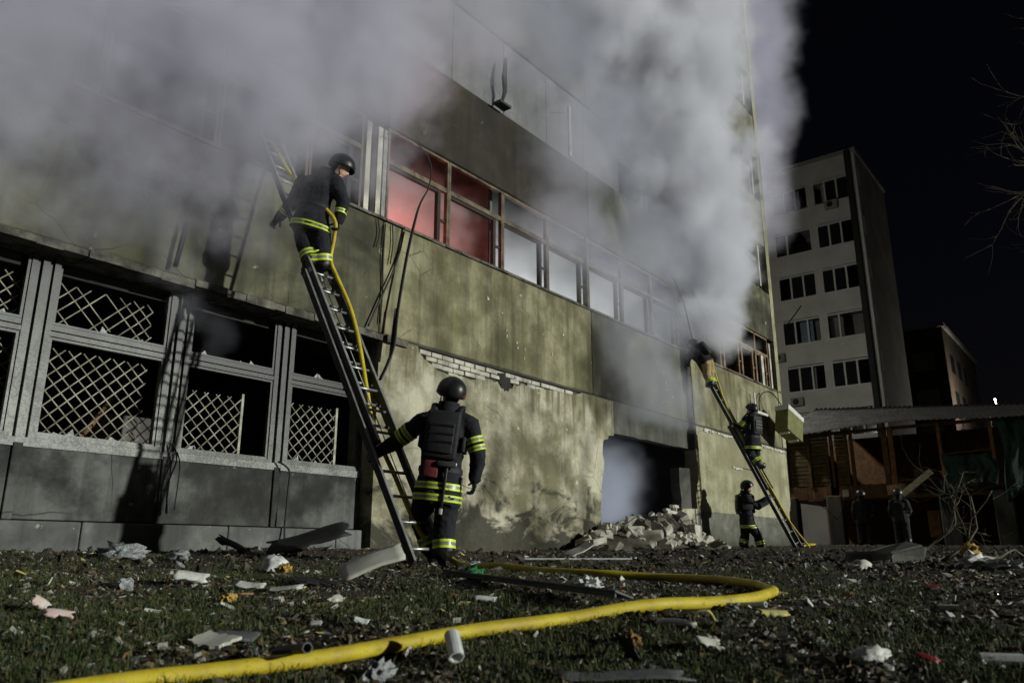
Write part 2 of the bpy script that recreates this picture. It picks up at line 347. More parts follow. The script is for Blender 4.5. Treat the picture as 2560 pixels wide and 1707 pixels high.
def tag(o, label, cat=None, group=None, kind=None):
    o['label'] = label
    if cat: o['category'] = cat
    if group: o['group'] = group
    if kind: o['kind'] = kind
    return o

def thing(name, loc, label, cat, group=None):
    o = bpy.data.objects.new(name, None); COL.objects.link(o); o.location = loc; o.empty_display_size = .2
    ORG[o.name] = Vector(loc); return tag(o, label, cat, group)

def put(name, me, parent, loc, rot=None, scale=None):
    """one more piece that shares mesh data"""
    o = bpy.data.objects.new(name, me); COL.objects.link(o); o.parent = parent
    o.location = Vector(loc) - ORG[parent.name]
    if rot is not None: o.rotation_euler = rot
    if scale is not None: o.scale = scale
    ORG[o.name] = ORG[parent.name]
    return o

def jag(a, b, n, amp, seed=0):
    r = random.Random(seed); a = Vector(a); b = Vector(b); d = (b - a); p = Vector((-d.y, d.x)).normalized(); out = []
    for i in range(n + 1):
        q = a + d * (i / n)
        if 0 < i < n: q = q + p * r.uniform(-amp, amp) + d.normalized() * r.uniform(-.3, .3) * d.length / n
        out.append((q.x, q.y))
    return out

# ------------------------------------------------------------------ ground
TD = [-60, 2.0, 2.6, 3.5, 5, 6, 7.7, 12, 20, 30, 60, 900]; TZ = [-.45, -.45, -.40, -.30, -.21, -.17, -.11, -.03, .12, .30, .4, .4]
def gz(x, y):
    x = np.asarray(x, float); y = np.asarray(y, float)
    d = x * FWD.x + (y + 9) * FWD.y
    return np.interp(d, TD, TZ) + .1 * np.exp(-(y / 1.5) ** 2) / (1 + np.exp(np.clip((x - 9) * 2, -50, 50)))
def bumps(x, y):
    return (.030 * np.sin(1.7 * x + .6 * y) * np.sin(1.3 * y - .4 * x) + .018 * np.sin(4.1 * x + 2.2 * y + 1) * np.sin(3.7 * y - 1.9 * x) + .010 * np.sin(9.3 * x - 4 * y) * np.sin(8.1 * y + 5 * x))
def G(x, y): return float(gz(x, y) + bumps(np.float64(x), np.float64(y)) * .7)

def axis(pts):
    out = []
    for (a, b, st) in pts: out += list(np.arange(a, b - 1e-9, st))
    return np.array(out + [pts[-1][1]])
xs = axis([(-600, -100, 100), (-100, -20, 10), (-20, -4, 1.), (-4, 0, .2), (0, 9, .06), (9, 16, .14), (16, 30, .35), (30, 80, 2), (80, 200, 20), (200, 900, 100)])
ys = axis([(-600, -100, 100), (-100, -24, 8), (-24, -12, .8), (-12, -9, .2), (-9, -3, .06), (-3, .6, .1), (.6, 8, .8), (8, 60, 6), (60, 200, 20), (200, 900, 100)])
XX, YY = np.meshgrid(xs, ys, indexing='ij')
near = np.exp(-((XX - 6) / 22) ** 2 - ((YY + 4) / 10) ** 2)
ZZ = gz(XX, YY) + bumps(XX, YY) * np.clip(near * 1.6, 0, .7) + rng.normal(0, .006, XX.shape) * (near > .2)
NX, NY = XX.shape
idx = np.arange(NX * NY).reshape(NX, NY)
fq = np.stack([idx[:-1, :-1], idx[1:, :-1], idx[1:, 1:], idx[:-1, 1:]], -1).reshape(-1, 4)
me = bpy.data.meshes.new('ground'); me.from_pydata(np.stack([XX, YY, ZZ], -1).reshape(-1, 3).tolist(), [], fq.tolist())
me.materials.append(M['soil']); me.polygons.foreach_set('use_smooth', [True] * len(me.polygons)); me.update()
go = bpy.data.objects.new('ground', me); COL.objects.link(go); tag(go, 'dark littered soil and trampled grass before the burning building', kind='structure')

# ------------------------------------------------------------------ the burning building
B = thing('burning_building', (8, 0, 0), 'smoke-filled multi-storey building with olive plaster panels and broken window bands', 'building')
# storeys: sill levels
SILL = [5.28, 8.77, 12.27, 15.77, 19.27, 22.77]; PANB = [3.36, 7.04, 10.54, 14.04, 17.54, 21.04]
BAYS = [(-4.45, 1.78), (1.80, 8.03), (8.05, 14.31), (14.33, 19.33), (19.35, 26.3)]
rnd = random.Random(3)
for fl in range(6):
    for bi, (x0, x1) in enumerate(BAYS):
        key = 'olive'
        if fl == 0: key = ['olive', 'olive_sooty', 'olive', 'olive_sooty', 'olive'][bi]
        elif fl == 1: key = 'soot' if bi < 3 else 'olive_sooty'
        else: key = 'upper'
        mb = MB()
        dy = rnd.uniform(-.012, .012)
        bm = bmesh.new(); bmesh.ops.create_cube(bm, size=1)
        for w in bm.verts: w.co = Vector(((x0 + x1) / 2 + w.co.x * (x1 - x0), .11 + dy + w.co.y * .22, (PANB[fl] + SILL[fl]) / 2 + w.co.z * (SILL[fl] - PANB[fl])))
        bmesh.ops.bevel(bm, geom=list(bm.edges), offset=.018, segments=1, affect='EDGES')
        bm.verts.ensure_lookup_table(); mb.add([w.co for w in bm.verts], [[w.index for w in q.verts] for q in bm.faces]); bm.free()
        p = mb.build('wall_panel', M[key], B)
        if fl == 1 and bi == 2: p['label'] = 'soot-blackened panel above the red-glowing window'
# rough crumbling top edges (sill cap) over the first-floor panels
for (x0, x1) in BAYS:
    mb = MB(); x = x0
    while x < x1 - .05:
        w = min(rnd.uniform(.12, .5), x1 - x); mb.box(x, x + w - .002, -.035 + rnd.uniform(-.02, .012), .20, 5.272, 5.302 + rnd.uniform(0, .018)); x += w
    mb.build('window_sill', M['slab'], B)
# floor slabs, rear and partition walls of the rooms
for fl in range(6):
    z = [3.10, 7.10, 10.6, 14.1, 17.6, 21.1][fl]
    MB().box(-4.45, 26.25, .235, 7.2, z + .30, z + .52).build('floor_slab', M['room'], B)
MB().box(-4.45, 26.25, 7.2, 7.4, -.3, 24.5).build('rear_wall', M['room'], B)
for x in (1.72, 7.95, 11.12, 20.4):  # third wall added to keep white lamp light off the red windows
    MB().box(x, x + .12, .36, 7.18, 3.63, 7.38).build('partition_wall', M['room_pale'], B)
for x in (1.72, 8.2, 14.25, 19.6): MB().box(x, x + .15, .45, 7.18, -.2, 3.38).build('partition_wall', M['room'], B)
MB().box(-4.45, 26.3, 0, 7.4, 24.5, 24.9).build('roof', M['upper'], B)
MB().box(26.06, 26.3, .24, 7.4, -.3, 24.48).build('end_wall', M['upper'], B)
MB().box(-4.65, -4.46, 0, 7.4, -.3, 24.48).build('end_wall', M['upper'], B)
MB().box(26.02, 26.32, -.025, .23, 3.40, 24.45).build('corner_column', M['lower_right'], B)
MB().box(-4.45, 26.0, 0.3, 7.18, -.32, -.1).build('ground_floor_slab', M['room'], B)

# first-floor window band: one unit per mullion spacing
def band_window(x0, x1, z0, z1, fm, cm, tr=1.10, glass=False, broken=True):
    mb = MB(); t = .045; d0, d1 = .045, .125
    mb.box(x0, x0 + t, d0, d1, z0, z1); mb.box(x1 - t, x1, d0, d1, z0, z1)
    mb.box(x0 + t, x1 - t, d0, d1, z1 - t, z1); mb.box(x0 + t, x1 - t, d0, d1, z0, z0 + t)
    w = mb.build('window', M[fm], B)
    zt = z0 + tr
    MB().box(x0 + t, x1 - t, d0 + .01, d1 - .006, zt - .045, zt + .045).build('transom', M[fm], w)
    cx = x1 - .27
    MB().box(cx, cx + .075, d0 + .02, d1 + .02, z0 + t, zt - .045).build('casement_post', M[cm], w)
    MB().box(cx + .075, x1 - t, d0 + .03, d1 - .01, z0 + t + .42, z0 + t + .46).build('casement_latch', M[cm], w)
    MB().box(x0 + t, cx, d0 + .03, d1 + .01, zt - .105, zt - .047).build('sash_rail', M[cm], w)
    if glass: MB().box(x0 + t, x1 - t, .085, .09, z0 + t, z1 - t).build('pane', M['glass'], w)
    return w
XM = [8.09, 9.62, 11.20, 12.73, 14.24, 15.85, 17.35, 18.81, 20.38, 21.83, 23.23, 24.41, 25.54]
for i in range(len(XM) - 1):
    band_window(XM[i] + .003, XM[i + 1] - .003, 5.325, 7.03, 'frame_dark' if i < 8 else 'frame_rust', 'casement' if i < 8 else 'frame_rust')
for x0, x1 in ((1.9, 3.45), (3.47, 5.0), (5.02, 6.5), (6.52, 7.55)):
    band_window(x0, x1, 5.325, 7.03, 'frame_dark', 'casement')
for fl in (1, 2, 3, 4):
    xs_ = [1.9, 3.45, 5.0, 6.5, 8.03] + [x for x in XM[1:]]
    for i in range(len(xs_) - 1):
        if fl == 1 and 3 <= i <= 8:
            MB().rbox(((xs_[i] + xs_[i + 1]) / 2, .06, 9.64), ((1, 0, 0), (0, 1, 0), (0, 0, 1)), ((xs_[i + 1] - xs_[i]) / 2 - .006, .02, .86), .006, 1).build('window_board', M['boarding'], B); continue
        band_window(xs_[i] + .003, xs_[i + 1] - .003, SILL[fl] + .01, PANB[fl + 1] - .012, 'frame_up' if fl > 1 else 'frame_dark', 'frame_up', glass=(i + fl) % 3 == 0)
# scorched white jamb boards between the bays, steel posts at the joints
for x0, x1, k in ((7.60, 7.70, 'strip_white'), (7.73, 7.82, 'casement'), (7.85, 7.95, 'strip_white'), (7.98, 8.06, 'frame_up')):
    MB().box(x0, x1, .03, .14, 5.32, 6.95 if k != 'casement' else 6.8).build('jamb_board', M[k], B)
MB().box(24.80, 25.0, .02, .10, 5.33, 6.34).build('jamb_board', M['strip_white'], B)
MB().box(25.6, 25.72, .02, .10, 5.33, 6.9).build('jamb_board', M['strip_white'], B)
for x in (14.24, 20.38): MB().box(x - .05, x + .05, .0, .04, 5.31, 7.03).build('frame_post', M['frame_dark'], B)
# hanging torn blinds / broken stubs on upper floors
for i, (x, z, h) in enumerate(((13.60, 8.85, 1.3), (13.74, 12.35, 1.2), (13.3, 12.35, 1.0), (25.3, 8.9, 1.5), (25.4, 12.4, 1.4), (25.2, 15.9, 1.3))):
    MB().box(x, x + .09, .0, .04, z, z + h).build('jamb_board', M['strip_white'], B)

# ---- ground floor, left: recessed windows with lattice grilles over concrete panels
YR = .30
XP = [1.66, 3.27, 4.93, 6.53, 8.17]
for i in range(4):
    x0, x1 = XP[i], XP[i + 1]
    MB().rbox(((x0 + x1) / 2, YR + .07, .73), ((1, 0, 0), (0, 1, 0), (0, 0, 1)), ((x1 - x0) / 2 - .052, .08, .385), .012).build('concrete_panel', M['concrete'], B)
for i, x in enumerate(XP):
    MB().rbox((x, YR + .06, .74), ((1, 0, 0), (0, 1, 0), (0, 0, 1)), (.05, .105, .40), .01).build('pilaster', M['concrete'], B)
mb = MB(); x = -4.4
while x < 8.1:
    w = min(rnd.uniform(1.2, 2.0), 8.12 - x); mb = MB(); mb.rbox((x + w / 2, YR + .02, .02), ((1, 0, 0), (0, 1, 0), (0, 0, 1)), (w / 2 - .004, .17, .31), .02)
    mb.build('plinth_block', M['plinth'], B); x += w
MB().box(-4.4, 1.58, YR - .02, YR + .15, .34, 3.3).build('ground_wall', M['concrete'], B)
MB().box(1.6, 8.2, YR - .03, YR + .16, 1.105, 1.20).build('window_sill', M['frame'], B)

def lattice(parent, x0, x1, z0, z1, y, sp, rise, drop=0., seed=0):
    r = random.Random(seed)
    for sgn in (1, -1):
        # lines x*sgn*rise + z = c
        cs = [sgn * rise * x + z for x in (x0, x1) for z in (z0, z1)]; c = min(cs) + sp * .5
        while c < max(cs):
            pts = []
            for x in (x0, x1):
                z = c - sgn * rise * x
                if z0 <= z <= z1: pts.append((x, z))
            for z in (z0, z1):
                x = (c - z) / (sgn * rise)
                if x0 < x < x1: pts.append((x, z))
            if len(pts) >= 2 and r.random() > drop:
                (xa, za), (xb, zb) = sorted(pts)[0], sorted(pts)[-1]
                if abs(xa - xb) > .08:
                    k = r.uniform(0, .10) if drop else 0
                    a = Vector((xa, y + sgn * .008, za)); bb = Vector((xb, y + sgn * .008, zb)); mid = a.lerp(bb, .5) + Vector((r.uniform(-.006, .006), r.uniform(-.012, .012), r.uniform(-.006, .006)))
                    MB().tube([a, mid, bb.lerp(a, k)], .0085, 6).build('grille_bar', M['grille'], parent, smooth=True)
            c += sp
def lower_window(x0, x1, gx0, gx1, seed, fm='frame', thick=.058, gtop=2.27, upper=True):
    z0, z1, zt = 1.205, 3.32, 2.44
    mb = MB(); y0, y1 = YR - .005, YR + .11; t = thick
    mb.box(x0, x0 + t, y0, y1, z0, z1); mb.box(x1 - t, x1, y0, y1, z0, z1); mb.box(x0 + t, x1 - t, y0, y1, z0, z0 + t * .7); mb.box(x0 + t, x1 - t, y0, y1, z1 - t, z1)
    w = mb.build('window', M[fm], B)
    MB().box(x0 + t, x1 - t, y0 + .008, y1 - .008, zt - .085, zt - .03).build('transom', M[fm], w)
    MB().box(x0 + t, x1 - t, y0 + .02, y1 - .018, zt - .012, zt + .05).build('transom', M[fm], w)
    for (a, b_) in ((z0 + t * .7, zt - .094), (zt + .054, z1 - t)):
        s = MB(); q = .034
        s.box(x0 + t + .003, x0 + t + q, y0 + .02, y1 - .03, a, b_); s.box(x1 - t - q, x1 - t - .003, y0 + .02, y1 - .03, a, b_)
        s.box(x0 + t + q, x1 - t - q, y0 + .02, y1 - .03, a, a + q * .8); s.box(x0 + t + q, x1 - t - q, y0 + .02, y1 - .03, b_ - q * .8, b_)
        s.build('sash', M[fm], w)
    lattice(w, gx0, gx1, 1.27, gtop, YR + .20, .172, 1.0, .0, seed)
    if upper: lattice(w, gx0, gx1, 2.55, 3.05, YR + .20, .172, 1.0, .12, seed + 9)
    # shards of glass left in the lower rebate
    r = random.Random(seed + 40)
    for k in range(5):
        x = r.uniform(x0 + .12, x1 - .2); zz = r.choice([z0 + t * .7 + .02, zt + .07]); ww = r.uniform(.05, .16); hh = r.uniform(.03, .11)
        MB().prism([(x, zz), (x + ww, zz), (x + ww * r.uniform(.2, .9), zz + hh)], YR + .05, YR + .054).build('glass_shard', M['film'], w)
    return w
lower_window(1.74, 3.18, 1.80, 3.12, 1)
lower_window(3.36, 4.84, 3.43, 4.66, 2, thick=.062)
lower_window(5.03, 6.44, 5.14, 6.02, 3, 'frame_soot_shade', gtop=2.06, upper=False)
lower_window(6.62, 8.08, 6.72, 7.66, 4, 'frame_soot_shade', gtop=2.12, upper=False)
MB().box(6.02, 6.055, YR + .18, YR + .22, 1.24, 2.12).build('grille_post', M['grille'], B)
MB().box(7.66, 7.70, YR + .18, YR + .22, 1.24, 2.16).build('grille_post', M['grille'], B)
for x in (3.27, 4.935, 6.53): MB().box(x - .10, x + .10, YR + .035, YR + .12, 1.206, 3.29).build('mullion_back', M['frame' if x < 6 else 'frame_soot_shade'], B)
for x in (3.27, 4.935, 6.53): MB().box(x - .036, x + .036, YR - .012, YR + .13, 1.205, 3.3).build('mullion_post', M['frame' if x < 6 else 'frame_soot_shade'], B)
MB().box(8.10, 8.19, YR - .0, YR + .12, 1.205, 3.3).build('mullion_post', M['frame'], B)
# things seen inside behind the grille: slanting timber and dark furniture
MB().tube([(4.05, 1.2, 1.0), (4.75, .95, 2.3)], .035, 8).build('fallen_timber', M['wood_brown'], B)
MB().box(4.45, 5.2, 1.3, 1.8, .1, 1.75).build('burnt_cabinet', M['room_pale'], B)
# slab edge (ledge) over the recess: uneven broken concrete lip
mb = MB(); x = -4.45
while x < 8.62:
    w = min(rnd.uniform(.15, .6), 8.63 - x); e = rnd.uniform(-.03, .02)
    mb.box(x, x + w - .003, -.06 + e, .42, 3.245 + rnd.uniform(-.02, .02), 3.352 - rnd.uniform(0, .02)); x += w
mb.build('slab_ledge', M['slab'], B)
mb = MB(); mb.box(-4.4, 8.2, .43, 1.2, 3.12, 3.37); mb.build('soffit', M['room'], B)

# ---- ground floor, right: plastered masonry with the blown-out opening
TOPW = 3.325
core = MB(); core.box(8.24, 14.50, .055, .40, -.3, TOPW - .01); core.build('masonry_core', M['mortar'], B)
notch = [(8.90, TOPW), (8.93, 3.24), (9.05, 3.14), (9.22, 3.08), (9.40, 3.00), (9.75, 2.965), (10.0, 3.01), (10.25, 2.975), (10.5, 3.06), (10.75, 3.09), (10.92, 3.05), (11.0, 3.09), (11.08, 3.0), (11.14, 2.96), (11.2, 3.0), (11.27, 2.94), (11.36, 3.03), (11.44, 3.01), (11.5, 3.12), (11.6, 3.09), (11.75, 3.17), (12.1, 3.12), (12.5, 3.18), (13.0, 3.215), (13.6, 3.24), (13.9, TOPW)]
left_edge = [(14.44, -.3), (14.44, .30), (14.47, .53), (14.52, .75), (14.50, .98), (14.56, 1.2), (14.55, 1.4), (14.60, 1.54), (14.66, 1.75), (14.69, 1.92), (14.63, 2.08), (14.66, 2.3), (14.70, 2.40), (14.88, 2.44), (14.92, 2.52), (15.12, 2.54), (15.15, 2.60)]
wall_poly = [(8.05, -.3)] + left_edge + [(15.15, TOPW - .002)] + notch[::-1] + [(8.05, TOPW - .002)]
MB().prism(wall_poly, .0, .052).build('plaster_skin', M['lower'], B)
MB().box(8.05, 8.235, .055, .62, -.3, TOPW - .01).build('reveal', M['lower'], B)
# exposed bricks in the notch
bl, bh = .285, .090
bkm = MB(); bkm.rbox((0, 0, 0), ((1, 0, 0), (0, 1, 0), (0, 0, 1)), (bl / 2 - .006, .05, bh / 2 - .006), .008, 1); brick_mesh = bkm.mesh('brick', M['brick1'])
def in_poly(x, z, poly):
    c = False
    for (xa, za), (xb, zb) in zip(poly, poly[1:] + poly[:1]):
        if (za > z) != (zb > z) and x < (xb - xa) * (z - za) / (zb - za) + xa: c = not c
    return c
np_ = notch + []
for row in range(5):
    z = TOPW - .03 - bh * (row + .5)
    x = 8.8 + (row % 2) * bl / 2
    while x < 14.0:
        if in_poly(x, z, np_) and not (11.02 < x < 11.45 and z < 3.25):
            put('brick', brick_mesh, B, (x, .045 + rnd.uniform(-.012, .02), z), (rnd.uniform(-.02, .02), rnd.uniform(-.015, .015), rnd.uniform(-.03, .03)), (rnd.uniform(.94, 1.0), 1, rnd.uniform(.92, 1.02)))
        x += bl
MB().prism([(11.0, 3.25), (11.06, 3.15), (11.02, 3.08), (11.10, 3.04), (11.09, 2.97), (11.17, 2.99), (11.20, 2.92), (11.27, 2.97), (11.31, 2.93), (11.36, 3.0), (11.44, 3.03), (11.40, 3.10), (11.48, 3.16), (11.43, 3.22), (11.60, 3.25), (11.3, 3.28)], -.004, .056).build('dark_hole_plate', M['room'], B)  # black plate on the solid core, painted as the shade inside a hole
# flakes of plaster fallen from the first-floor panel
for k in range(26):
    x = rnd.choice([rnd.gauss(11.9, .8), rnd.gauss(12.6, .5), rnd.gauss(17.6, .25)]); z = rnd.uniform(3.6, 4.7); w = rnd.uniform(.015, .05); h = rnd.uniform(.02, .09)
    MB().prism([(x, z), (x + w, z + h * .2), (x + w * .8, z + h), (x + w * .1, z + h * .8)], -.018, -.004).build('plaster_scar', M['brick1'], B)
# lintel panel over the opening
lint = [(15.16, 2.60)] + jag((15.16, 2.60), (19.30, 2.63), 14, .012, 5)[1:] + [(19.33, TOPW), (15.16, TOPW)]
MB().prism(lint, .01, .24).build('lintel_panel', M['lintel'], B)
MB().box(14.52, 15.2, .056, .30, 2.62, TOPW - .01).build('masonry_core', M['mortar'], B)
# pier and remaining parapet at the right of the opening
MB().prism([(18.36, .3), (18.36, 1.0), (18.40, 1.3), (18.34, 1.7), (18.36, 2.10), (18.96, 2.13), (18.96, .3)], .03, .28).build('inner_pier', M['lintel'], B)
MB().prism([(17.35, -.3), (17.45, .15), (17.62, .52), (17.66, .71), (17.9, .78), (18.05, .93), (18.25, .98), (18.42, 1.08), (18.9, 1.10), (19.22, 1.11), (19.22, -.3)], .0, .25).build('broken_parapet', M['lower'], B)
rj = [(19.24, -.3), (19.24, 1.12), (19.20, 1.4), (19.30, 1.7), (19.24, 2.1), (19.30, 2.5), (19.26, 2.66), (19.36, 2.72), (19.36, TOPW - .02)]
MB().prism(rj + [(26.3, TOPW - .02), (26.3, -.3)], .0, .30).build('corner_wall', M['lower_right'], B)
# loose bricks still bonded on the parapet's broken edge and a column of bare bricks
for k, (x, z) in enumerate(((17.55, .76), (17.78, .82), (17.68, .90), (17.95, .86), (18.02, .97), (17.90, 1.03), (18.15, 1.05), (18.25, 1.12), (18.02, 1.11), (17.72, .97), (18.4, 1.13), (17.5, .60), (17.44, .52), (17.47, .44), (17.5, .35), (17.43, .28))):
    put('brick', brick_mesh, B, (x, .1 + rnd.uniform(-.06, .1), z), (rnd.uniform(-.15, .15), rnd.uniform(-.12, .12), rnd.uniform(-.5, .5)))
for k in range(11): put('brick', brick_mesh, B, (22.05 + .03 * (k % 2), -.035, 1.08 - k * .078), (0, 0, rnd.uniform(-.04, .04)), (.8, 1, 1))
# irregular crusts where plaster broke away along the corner wall joint
for (x0, x1, z) in ((19.9, 20.5, 3.29), (20.8, 21.7, 3.27), (24.1, 25.0, 3.28), (21.7, 22.3, 2.40), (25.2, 26.2, 3.27)):
    mb = MB(); x = x0
    while x < x1:
        w = rnd.uniform(.06, .18); mb.box(x, x + w - .004, -.022 - rnd.uniform(0, .015), -.002, z - rnd.uniform(.03, .09), z + rnd.uniform(.0, .02)); x += w
    mb.build('broken_plaster_crust', M['brick1'], B)
MB().box(21.9, 23.6, -.006, .01, 2.40, 2.43).build('wall_crack', M['dark'], B)
MB().box(19.4, 26.3, -.004, .02, TOPW - .015, 3.355).build('joint', M['dark'], B)
MB().box(8.64, 19.3, .02, .2, TOPW, 3.357).build('joint', M['dark'], B)

# ------------------------------------------------------------------ ladders
def ladder(name, label, foot, top, width, split, ext0, group=None):
    """two-section extension ladder; foot/top are the left-rail points"""
    foot = Vector(foot); top = Vector(top); ax = (top - foot).normalized(); wd = Vector((1, 0, 0)); wd = (wd - ax * wd.dot(ax)).normalized()
    nrm = wd.cross(ax).normalized()
    if nrm.y > 0: nrm = -nrm
    L = (top - foot).length; t = thing(name, foot, label, 'ladder', group)
    def section(a, b, off, inset, nr, r):
        ends = []
        for sx in (inset, width - inset):
            mb = MB(); c = foot + wd * sx + nrm * off
            mb.rbox(c + ax * (a + b) / 2, (wd, ax, nrm), (.014, (b - a) / 2, .042), .006, 1)
            rl = mb.build('rail', M['rail'], t)
            e = MB(); e.rbox(c + ax * (a + b) / 2 + nrm * .046, (wd, ax, nrm), (.017, (b - a) / 2 - .002, .004), .002, 1); e.build('rail_flange', M['alu'], rl)
            for q in (a, b):
                e = MB(); e.rbox(c + ax * q, (wd, ax, nrm), (.018, .025, .046), .006, 1); e.build('end_cap', M['cable'], rl)
        k = a + .15
        while k < b - .05:
            p0 = foot + wd * (inset + .012) + nrm * off + ax * k; p1 = foot + wd * (width - inset - .012) + nrm * off + ax * k
            MB().tube([p0, p1], r, 8).build('rung', M['alu'], t, smooth=True); k += .30
    section(0, split, 0, 0, 0, .016)
    section(ext0, L, .075, .045, 0, .015)
    # hauling line and pulley block between the sections
    MB().tube([foot + wd * width * .55 + nrm * .03 + ax * .6, foot + wd * width * .5 + nrm * .05 + ax * (split * .5), foot + wd * width * .52 + nrm * .04 + ax * split * .97], .006, 6).build('halyard', M['board_pale'], t, smooth=True)
    MB().rbox(foot + wd * width * .5 + nrm * .03 + ax * (split - .08), (wd, ax, nrm), (.03, .05, .025), .01).build('pulley_block', M['alu'], t)
    for sx in (0.05, width - .05): MB().rbox(foot + wd * sx + nrm * .05 + ax * (split - .02), (wd, ax, nrm), (.02, .04, .05), .006).build('guide_bracket', M['alu'], t)
    return t
ladder('extension_ladder', 'dark extension ladder leaning on the left facade, firefighter near its top', (5.44, -3.52, -.09), (5.46, -.10, 5.62), .43, 3.95, 1.35)
ladder('extension_ladder', 'dark extension ladder at the right corner with two climbing firefighters', (19.86, -2.25, .06), (18.94, -.06, 5.42), .46, 3.4, 1.6)

# ------------------------------------------------------------------ fire hoses
def spline(pts, k=8):
    P = [Vector(p) for p in pts]; out = []
    for i in range(len(P) - 1):
        a = P[max(i - 1, 0)]; b = P[i]; c = P[i + 1]; d = P[min(i + 2, len(P) - 1)]
        for j in range(k):
            t = j / k
            out.append(.5 * ((2 * b) + (c - a) * t + (2 * a - 5 * b + 4 * c - d) * t * t + (3 * b - a - 3 * c + d) * t ** 3))
    return out + [P[-1]]
hg = [(-.4, -6.2), (.5, -6.42), (1.15, -6.56), (1.49, -6.66), (1.76, -6.74), (2.10, -6.81), (2.46, -6.91), (2.87, -7.03), (3.24, -7.22), (3.60, -7.36), (3.92, -7.43), (4.22, -7.41), (4.50, -7.32), (4.78, -7.18), (5.0, -7.0), (5.18, -6.72), (5.24, -6.4), (5.2, -6.1), (5.1, -5.75), (5.06, -5.3), (5.22, -4.75), (5.55, -4.2), (5.95, -3.62)]
hp = [(x, y, G(x, y) + .033) for x, y in hg] + [(5.98, -3.35, .05), (5.82, -3.22, .22), (5.72, -2.93, .79), (5.72, -2.58, 1.31), (5.72, -2.44, 1.74), (5.73, -2.25, 2.33), (5.74, -2.05, 2.79), (5.74, -1.77, 3.24), (5.74, -1.62, 3.51), (5.74, -1.66, 3.80), (5.70, -1.70, 4.0), (5.62, -1.5, 4.25), (5.55, -1.1, 4.6), (5.5, -.5, 5.4)]
mb = MB(); path = spline(hp, 8); rr = [(.0275 if p.z < .2 else .025) * (1 + .04 * mnoise.noise(p * 3)) for p in path]; mb.tube(path, rr, 14)
tag(mb.build('fire_hose', M['hose'], smooth=True, org=(5, -7, -.2)), 'charged yellow fire hose looping over the grass and up the left ladder', 'hose')
hp = [(27.6, 2.5, G(27.6, 2.5) + .02), (27.0, -.3, G(27, -.3) + .02), (24., -1.1, G(24, -1.1) + .02), (21.5, -1.9, G(21.5, -1.9) + .02), (20.3, -2.45, .10), (20.03, -2.12, .70), (19.9, -1.80, 1.44), (19.75, -1.53, 2.09), (19.66, -1.35, 2.54), (19.55, -1.15, 3.06), (19.45, -.98, 3.53), (19.33, -.85, 4.02), (19.3, -.78, 4.36), (19.3, -.6, 4.9), (19.25, -.2, 5.4)]
mb = MB(); mb.tube(spline(hp, 6), .024, 12)
tag(mb.build('fire_hose', M['hose'], smooth=True, org=(19.1, -2.6, 0)), 'thin yellow hose running up the right ladder', 'hose')

# ------------------------------------------------------------------ people
def remesh(mb, name, mats, vox, smooth_it=4):
    o = mb.build('tmp', mats); md = o.modifiers.new('r', 'REMESH'); md.mode = 'VOXEL'; md.voxel_size = vox
    s = o.modifiers.new('s', 'SMOOTH'); s.factor = .5; s.iterations = smooth_it
    dg = bpy.context.evaluated_depsgraph_get(); me = bpy.data.meshes.new_from_object(o.evaluated_get(dg), depsgraph=dg)
    me.name = name; old = o.data; ORG.pop(o.name, None); bpy.data.objects.remove(o); bpy.data.meshes.remove(old)
    me.materials.clear()
    for q in mats: me.materials.append(q)
    return me

def seg_d(p, a, b):
    ab = b - a; t = max(0, min(1, (p - a).dot(ab) / max(ab.length_squared, 1e-9))); return (p - a - ab * t).length

